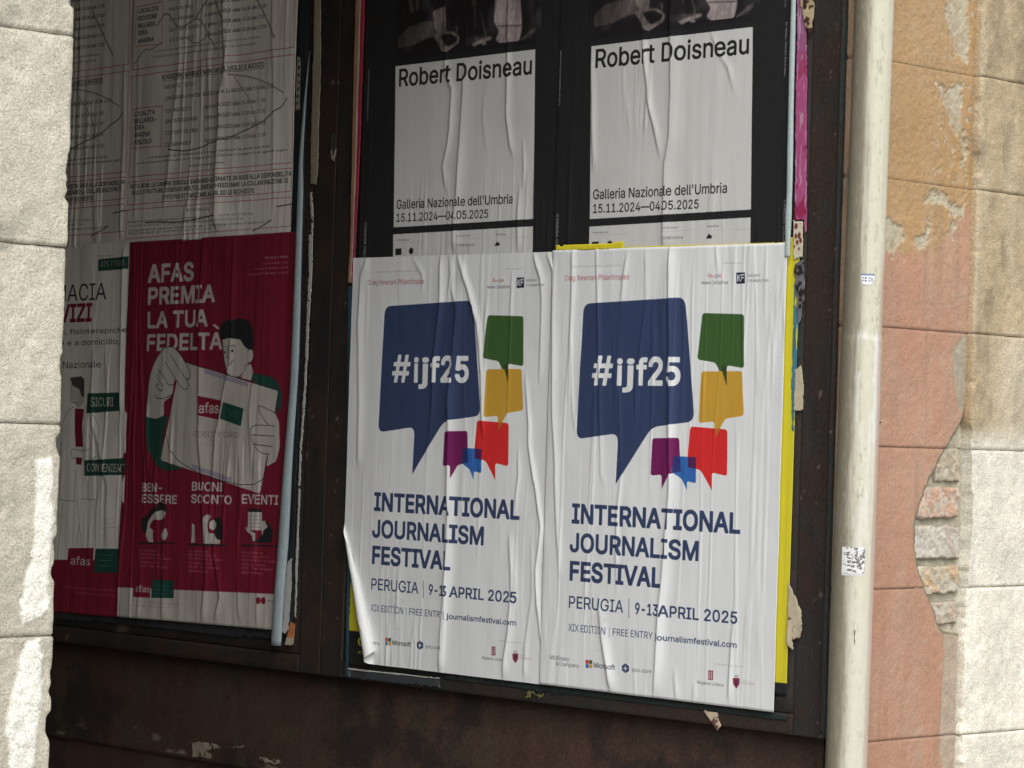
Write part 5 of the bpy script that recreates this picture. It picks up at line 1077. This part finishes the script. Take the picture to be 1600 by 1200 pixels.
def plain(c, v=.25, s1=60, s2=60, seed=5, spots=None, thr=.66):
    c = np.array(c)
    def f(U, Z, cu, cz, d):
        r = c*(1-v+2*v*fbm(U*s1, Z*s2, seed, 4))[..., None]
        if spots is not None:
            k = sstep(thr, thr+.05, fbm(U*95, Z*95, seed+3, 2))[..., None]; r = r*(1-k)+np.array(spots)*k
        return r
    return f
def vstrip(bands, seed=3, v=.15):
    """colours changing across the width"""
    def f(U, Z, cu, cz, d):
        # local position across an oblique strip
        lo = np.interp(Z, [z for z, a, b in SPAN], [a for z, a, b in SPAN]); hi = np.interp(Z, [z for z, a, b in SPAN], [b for z, a, b in SPAN])
        t = np.clip((U-lo)/np.maximum(hi-lo, 1e-4), 0, .999)
        r = np.zeros(U.shape+(3,))
        for t0, t1, cc in bands: r[(t >= t0) & (t < t1)] = cc
        return r*(1-v+2*v*fbm(U*80, Z*20, seed, 3))[..., None]
    return f
scrap('torn_strip', 'dirty cream torn paper strip on the middle stile above a white one', [(-1.7709, 1.72), (-1.7655, 1.5042), (-1.7697, 1.4882), (-1.7664, 1.4716), (-1.7636, 1.268), (-1.7597, 1.1897), (-1.7371, 1.1856), (-1.732, 1.2308), (-1.7346, 1.3315), (-1.7341, 1.4695), (-1.7361, 1.5102), (-1.7459, 1.72)],
      .002, plain((.30, .27, .19), .2, 90, 12), th=.0015, cat='paper strip')
scrap('torn_strip', 'thin white torn strip with dark chips beside the wide pale blue roll', [(-1.7612, 1.1703), (-1.7509, 1.0643), (-1.7607, 1.0629), (-1.7563, .9751), (-1.7572, .8939), (-1.7581, .8128), (-1.759, .683), (-1.7682, .5206), (-1.7692, .1962), (-1.7664, .0911), (-1.7589, .0917), (-1.7590, .1967), (-1.7590, .5208), (-1.7485, .6831), (-1.7448, .8452), (-1.7406, .9586), (-1.7433, 1.0625), (-1.7438, 1.1209), (-1.7512, 1.1699)],
      .003, plain((.46, .45, .42), .2, 90, 12, 8, (.05, .045, .04), .70), rag=.006, th=.0015, cat='paper strip')
SPAN = [(-.1, -1.6000, -1.5800), (.935, -1.6030, -1.5830), (1.0362, -1.5990, -1.5795), (1.1643, -1.6006, -1.5778), (1.3231, -1.6040, -1.5760), (1.7, -1.6065, -1.5790)]
scrap('torn_strip', 'long orange, white and red layered poster edges beside a black gallery poster', [(-1.6075, 1.72), (-1.6056, 1.4849), (-1.6025, 1.2764), (-1.6006, 1.1643), (-1.5979, 1.0362), (-1.6026, .9356), (-1.5858, .9353), (-1.5795, 1.0038), (-1.5735, 1.1634), (-1.5715, 1.3231), (-1.5720, 1.72)],
      .0045, vstrip([(0, .42, (.36, .20, .10)), (.42, .56, (.34, .22, .16)), (.56, .70, (.62, .56, .52)), (.70, 1.0, (.36, .035, .06))]), rag=.0015, res=.0012, th=.002, cat='paper strip')
scrap('paper_scrap', 'small orange paper scrap at the lower end of the pale blue roll', [(-1.7809, .082), (-1.7606, .0754), (-1.7603, .022), (-1.7726, .0178), (-1.7951, .0177), (-1.7892, .049)], .004,
      lambda U, Z, cu, cz, d: np.where((cz > .35)[..., None], np.array([.46, .18, .06]), np.array([.40, .36, .28]))*(.7+.6*fbm(U*90, Z*90, 4, 3))[..., None], lift=.006)
scrap('paper_scrap', 'white tattered paper scrap hanging beside the lower part of the pale blue roll', [(-1.7983, .227), (-1.7791, .2443), (-1.7767, .1472), (-1.7790, .0582), (-1.7916, .0456), (-1.8044, .0512), (-1.8042, .1454)], .007, plain((.44, .44, .43), .2, 150, 14), rag=.006, lift=.004)
scrap('paper_scrap', 'pale scabby paint peel on the dark middle stile', [(-1.6960, 1.2941), (-1.6848, 1.3208), (-1.6674, 1.3081), (-1.6676, 1.263), (-1.6714, 1.2422), (-1.684, 1.2449), (-1.690, 1.2678)], .0008,
      lambda U, Z, cu, cz, d: np.where(((cz < .42) & (d < .006) | (cz < .2))[..., None], np.array([.34, .27, .26]), np.array([.045, .045, .035]))*(.6+.8*fbm(U*120, Z*120, 4, 3))[..., None], rag=.008, cat='paint peel')
scrap('paper_scrap', 'narrow pale scrap with dark letter marks beside the grey notice', [(-1.8289, 1.5201), (-1.8131, 1.5159), (-1.8093, 1.3813), (-1.8266, 1.3757)], .0042,
      lambda U, Z, cu, cz, d: np.where(((cu > .3) & (cu < .75) & ((cz*8) % 1 < .55) & (fbm(U*300, Z*120, 3, 2) > .4))[..., None], np.array([.06, .055, .05]), np.array([.36, .33, .26])), rag=.002)
def flower(U, Z, cu, cz, d):
    f = fbm(U*55, Z*30, 7, 4); c = np.array([.42, .09, .22])*(.8+.4*fbm(U*200, Z*20, 8, 3))[..., None]
    t = sstep(1.33, 1.50, Z)[..., None]*.7; c = c*(1-t) + np.array([.26, .13, .26])*t
    k = (sstep(.60, .66, f)*sstep(1.5, 1.3, Z))[..., None]; c = c*(1-k*.8) + np.array([.28, .01, .06])*k*.8
    w = (sstep(.63, .70, fbm(U*260, Z*30, 9, 3))*.6)[..., None]; return c*(1-w) + np.array([.62, .40, .52])*w
scrap('torn_strip', 'vivid magenta floral strip of torn poster on the stile near the drainpipe', [(-.1809, 1.4991), (-.1773, 1.3173), (-.1700, 1.0493), (-.144, 1.0486), (-.1411, 1.0198), (-.1343, 1.0251), (-.1402, 1.1783), (-.1470, 1.3842), (-.1557, 1.4945), (-.1700, 1.5500), (-.1809, 1.6)], .0012, flower, th=.001, cat='paper strip')
def spotted(U, Z, cu, cz, d):
    c = np.ones(U.shape+(3,))*np.array([.66, .60, .48])*(.85+.3*fbm(U*60, Z*60, 3, 3))[..., None]
    for a, b, r in ((.3, .85, .09), (.3, .6, .08), (.62, .62, .09), (.45, .45, .08), (.75, .5, .09), (.62, .3, .05), (.2, .35, .05)):
        k = ((cu-a)/r)**2*.35 + ((cz-b)/(r*.9))**2 < 1; c[k] = (.20, .05, .035)
    return c
scrap('paper_scrap', 'cream paper scrap with brown bean shaped spots below the magenta strip', [(-.1723, 1.0508), (-.1439, 1.0472), (-.1427, .9706), (-.1566, .9668), (-.1689, .963)], .0026, spotted, rag=.001)
scrap('paper_scrap', 'crumpled grey torn paper under the cream scrap with brown spots', [(-.1669, .9574), (-.1408, .9665), (-.1329, .8981), (-.1356, .8777), (-.1425, .83), (-.1511, .8232), (-.1567, .8779), (-.1641, .9327)], .001, plain((.17, .165, .18), .5, 60, 60, 6, (.03, .02, .02), .58), rag=.008, wave=.004)
scrap('torn_strip', 'thin teal sliver of old poster along the bright yellow strip', [(-.1671, .9191), (-.1525, .9189), (-.1501, .8095), (-.1530, .7002), (-.1538, .60), (-.1600, .60), (-.1657, .7001)], .0002, plain((.06, .20, .26), .3, 60, 20), rag=.003, cat='paper strip')
scrap('paper_scrap', 'cream paper scrap stuck halfway down the stile beside the bright yellow strip', [(-.1563, .7316), (-.1374, .7427), (-.1305, .7005), (-.1301, .646), (-.1404, .6404), (-.1564, .6428)], .0012, plain((.58, .50, .36), .12), rag=.003)
scrap('paper_scrap', 'curled cream scrap with rust spots low on the stile beside the bright yellow strip', [(-.1560, .284), (-.1322, .2486), (-.1173, .2252), (-.1102, .1782), (-.1183, .16), (-.1374, .1559), (-.133, .1331), (-.1535, .144)], .0015, plain((.60, .51, .37), .12, 40, 40, 9, (.20, .08, .04), .70), rag=.005, wave=.006)
scrap('paper_scrap', 'triangular cream paper scrap with brown marks poking out below the festival poster', [(-.3905, -.0150), (-.3431, -.0167), (-.3407, -.0318), (-.3309, -.0447), (-.3433, -.0584)], .0016, plain((.56, .46, .33), .15, 60, 60, 9, (.14, .07, .05), .58), rag=.002)
scrap('paper_scrap', 'scorched brown and cream peeling paper at the top of the magenta strip', [(-.1722, 1.60), (-.1299, 1.60), (-.128, 1.4989), (-.1335, 1.4583), (-.1363, 1.4407), (-.1473, 1.4525), (-.1607, 1.481), (-.1689, 1.5091)], .003, plain((.50, .40, .24), .25, 40, 30, 9, (.06, .03, .02), .55), rag=.006, wave=.005)
scrap('paper_scrap', 'tiny greenish tuft of torn paper under the seam of the two festival posters', [(-.936, -.0225), (-.8775, -.0218), (-.8914, -.0364), (-.9084, -.029), (-.9267, -.0425)], .0012, plain((.16, .15, .06), .3), rag=.02)
for i, (lab, pts) in enumerate([('squarish pale paint scrape low on the brown steel sheet', [(-2.1951, -.2672), (-2.1362, -.2596), (-2.0664, -.2677), (-2.108, -.2852), (-2.1124, -.3041), (-2.1875, -.3085)]),
                                ('long pale paint scrape low on the brown steel sheet nearest the middle', [(-1.9197, -.2774), (-1.8228, -.2787), (-1.8273, -.289), (-1.8652, -.2914), (-1.9089, -.2878)]),
                                ('thin faint paint scrape between two larger ones on the brown steel sheet', [(-2.0457, -.2606), (-1.9701, -.2546), (-1.9775, -.262), (-2.0399, -.27)])]):
    scrap('paint_scrape', lab, pts, -.0205, plain((.26, .22, .17), .4, 60, 60, 4+i, (.05, .03, .025), .60), rag=.012, cat='paint scrape', th=.0006)
scrap('torn_strip', 'white line of old poster edge just below the curled corner', [(-1.558, -.0182), (-1.4281, -.017), (-1.2226, -.0154), (-1.2269, -.0193), (-1.4278, -.0222), (-1.5553, -.0243)], .0035, plain((.52, .51, .47), .2), rag=.001, cat='paper strip', res=.001)
scrap('torn_strip', 'slate grey band of old poster under the white line below the curled corner', [(-1.5578, -.0229), (-1.2269, -.0183), (-1.2214, -.0413), (-1.3345, -.0418), (-1.5567, -.045)], .0022, lambda U, Z, cu, cz, d: (np.array([.045, .052, .055])*(1+5*sstep(.975, .985, cu)*sstep(.5, .2, cz)+3*sstep(.05, .0, cu))[..., None])*(.8+.4*fbm(U*30, Z*90, 3, 3))[..., None], rag=.003, cat='paper strip', res=.002)
scrap('torn_strip', 'dark green band of old poster below the uncurled festival poster', [(-1.215, -.0195), (-1.215, -.001), (-.1535, -.001), (-.1535, .05), (-.151, .05), (-.151, -.0205), (-.60, -.021), (-.90, -.0225)], -.0002, plain((.028, .040, .037), .35, 30, 60, 5), rag=.004, cat='paper strip', res=.003)
scrap('torn_strip', 'narrow teal slanting edge of old poster beside the curled festival poster', [(-1.606, .93), (-1.590, .93), (-1.584, .5), (-1.5600, .20), (-1.5590, -.040), (-1.5700, -.044), (-1.5760, .20), (-1.592, .45)], -.0001, plain((.035, .085, .12), .35, 60, 12), rag=.002, cat='paper strip')
scrap('torn_strip', 'black lower margin of an old poster under the crimson and pharmacy posters', [(-3.2, .010), (-2.8, .0146), (-1.841, .024), (-1.8424, .075), (-3.2, .075)], -.0010, plain((.030, .032, .034), .35, 40, 20), rag=.004, cat='paper strip', res=.004)
scrap('torn_strip', 'blackish blue old poster strip between crimson poster and pale blue roll', [(-1.835, 1.74), (-1.795, 1.74), (-1.780, 1.0), (-1.778, .03), (-1.84, .03), (-1.84, 1.0)], -.0005, plain((.022, .028, .032), .35, 60, 20), rag=.004, cat='paper strip', res=.004)
# rolled poster edges
def roll(label, pts, rad, col, flat=.6):
    P = np.array(pts); t = np.linspace(0, len(pts)-1, 90); k = np.arange(len(pts))
    U = np.interp(t, k, P[:, 0]); Z = np.interp(t, k, P[:, 1]); Rr = np.interp(t, k, rad)
    # smooth
    for _ in range(6):
        U[1:-1] = (U[:-2]+2*U[1:-1]+U[2:])/4; Rr[1:-1] = (Rr[:-2]+2*Rr[1:-1]+Rr[2:])/4
    a = np.linspace(-.35, math.pi*1.25, 22)
    A, I = np.meshgrid(a, np.arange(90)); RR = Rr[I]
    UU = U[I] + RR*np.cos(A)*(1+.05*np.sin(I*.3)); XX = -(.006 + RR*flat + RR*flat*np.sin(A)); ZZ = Z[I] + .0*A
    n = fbm(A*3, ZZ*16, 93, 4); c = np.array(col)*(.82+.32*n)[..., None]
    o = link('rolled_edge', grid_mesh('rolled_edge', XX, -UU, ZZ, col=np.clip(c, .01, .9)), None, MAT_SCRAP)
    s = o.modifiers.new('thickness', 'SOLIDIFY'); s.thickness = .0004; setprops(o, label, 'rolled paper'); return o
roll('pale blue rolled poster edge widening downwards beside the crimson poster', [(-1.7768, 1.5294), (-1.786, 1.4158), (-1.7928, 1.253), (-1.7886, 1.1713), (-1.7874, 1.049), (-1.7851, .8047), (-1.7864, .6827), (-1.7985, .4873), (-1.8048, .2757), (-1.8142, .1451), (-1.8203, .0174)],
     [.0006, .0035, .0075, .0095, .011, .0125, .013, .0145, .017, .0175, .0165], (.30, .36, .385))
roll('slim pale blue rolled poster edge between the black gallery poster and the magenta strip', [(-.1860, 1.62), (-.1845, 1.5241), (-.1825, 1.3177), (-.1791, 1.1114), (-.1795, 1.0497), (-.1800, .9714)], [.0062, .0062, .0072, .0072, .0078, .0066], (.42, .50, .50))

scrap('torn_strip', 'short bright yellow sliver along the top edge of the uncurled festival poster', [(-.8755, 1.0126), (-.6591, 1.0168), (-.6600, .9990), (-.8740, .9970)], .0100, plain((.78, .66, .03), .05), rag=.0015, cat='paper strip', res=.002)
scrap('torn_strip', 'hair thin yellow line continuing the short yellow sliver towards the drainpipe', [(-.6580, 1.0054), (-.1830, 1.0032), (-.1830, .9990), (-.6580, .9990)], .0094, plain((.72, .60, .10), .05), rag=.001, cat='paper strip', res=.0012)
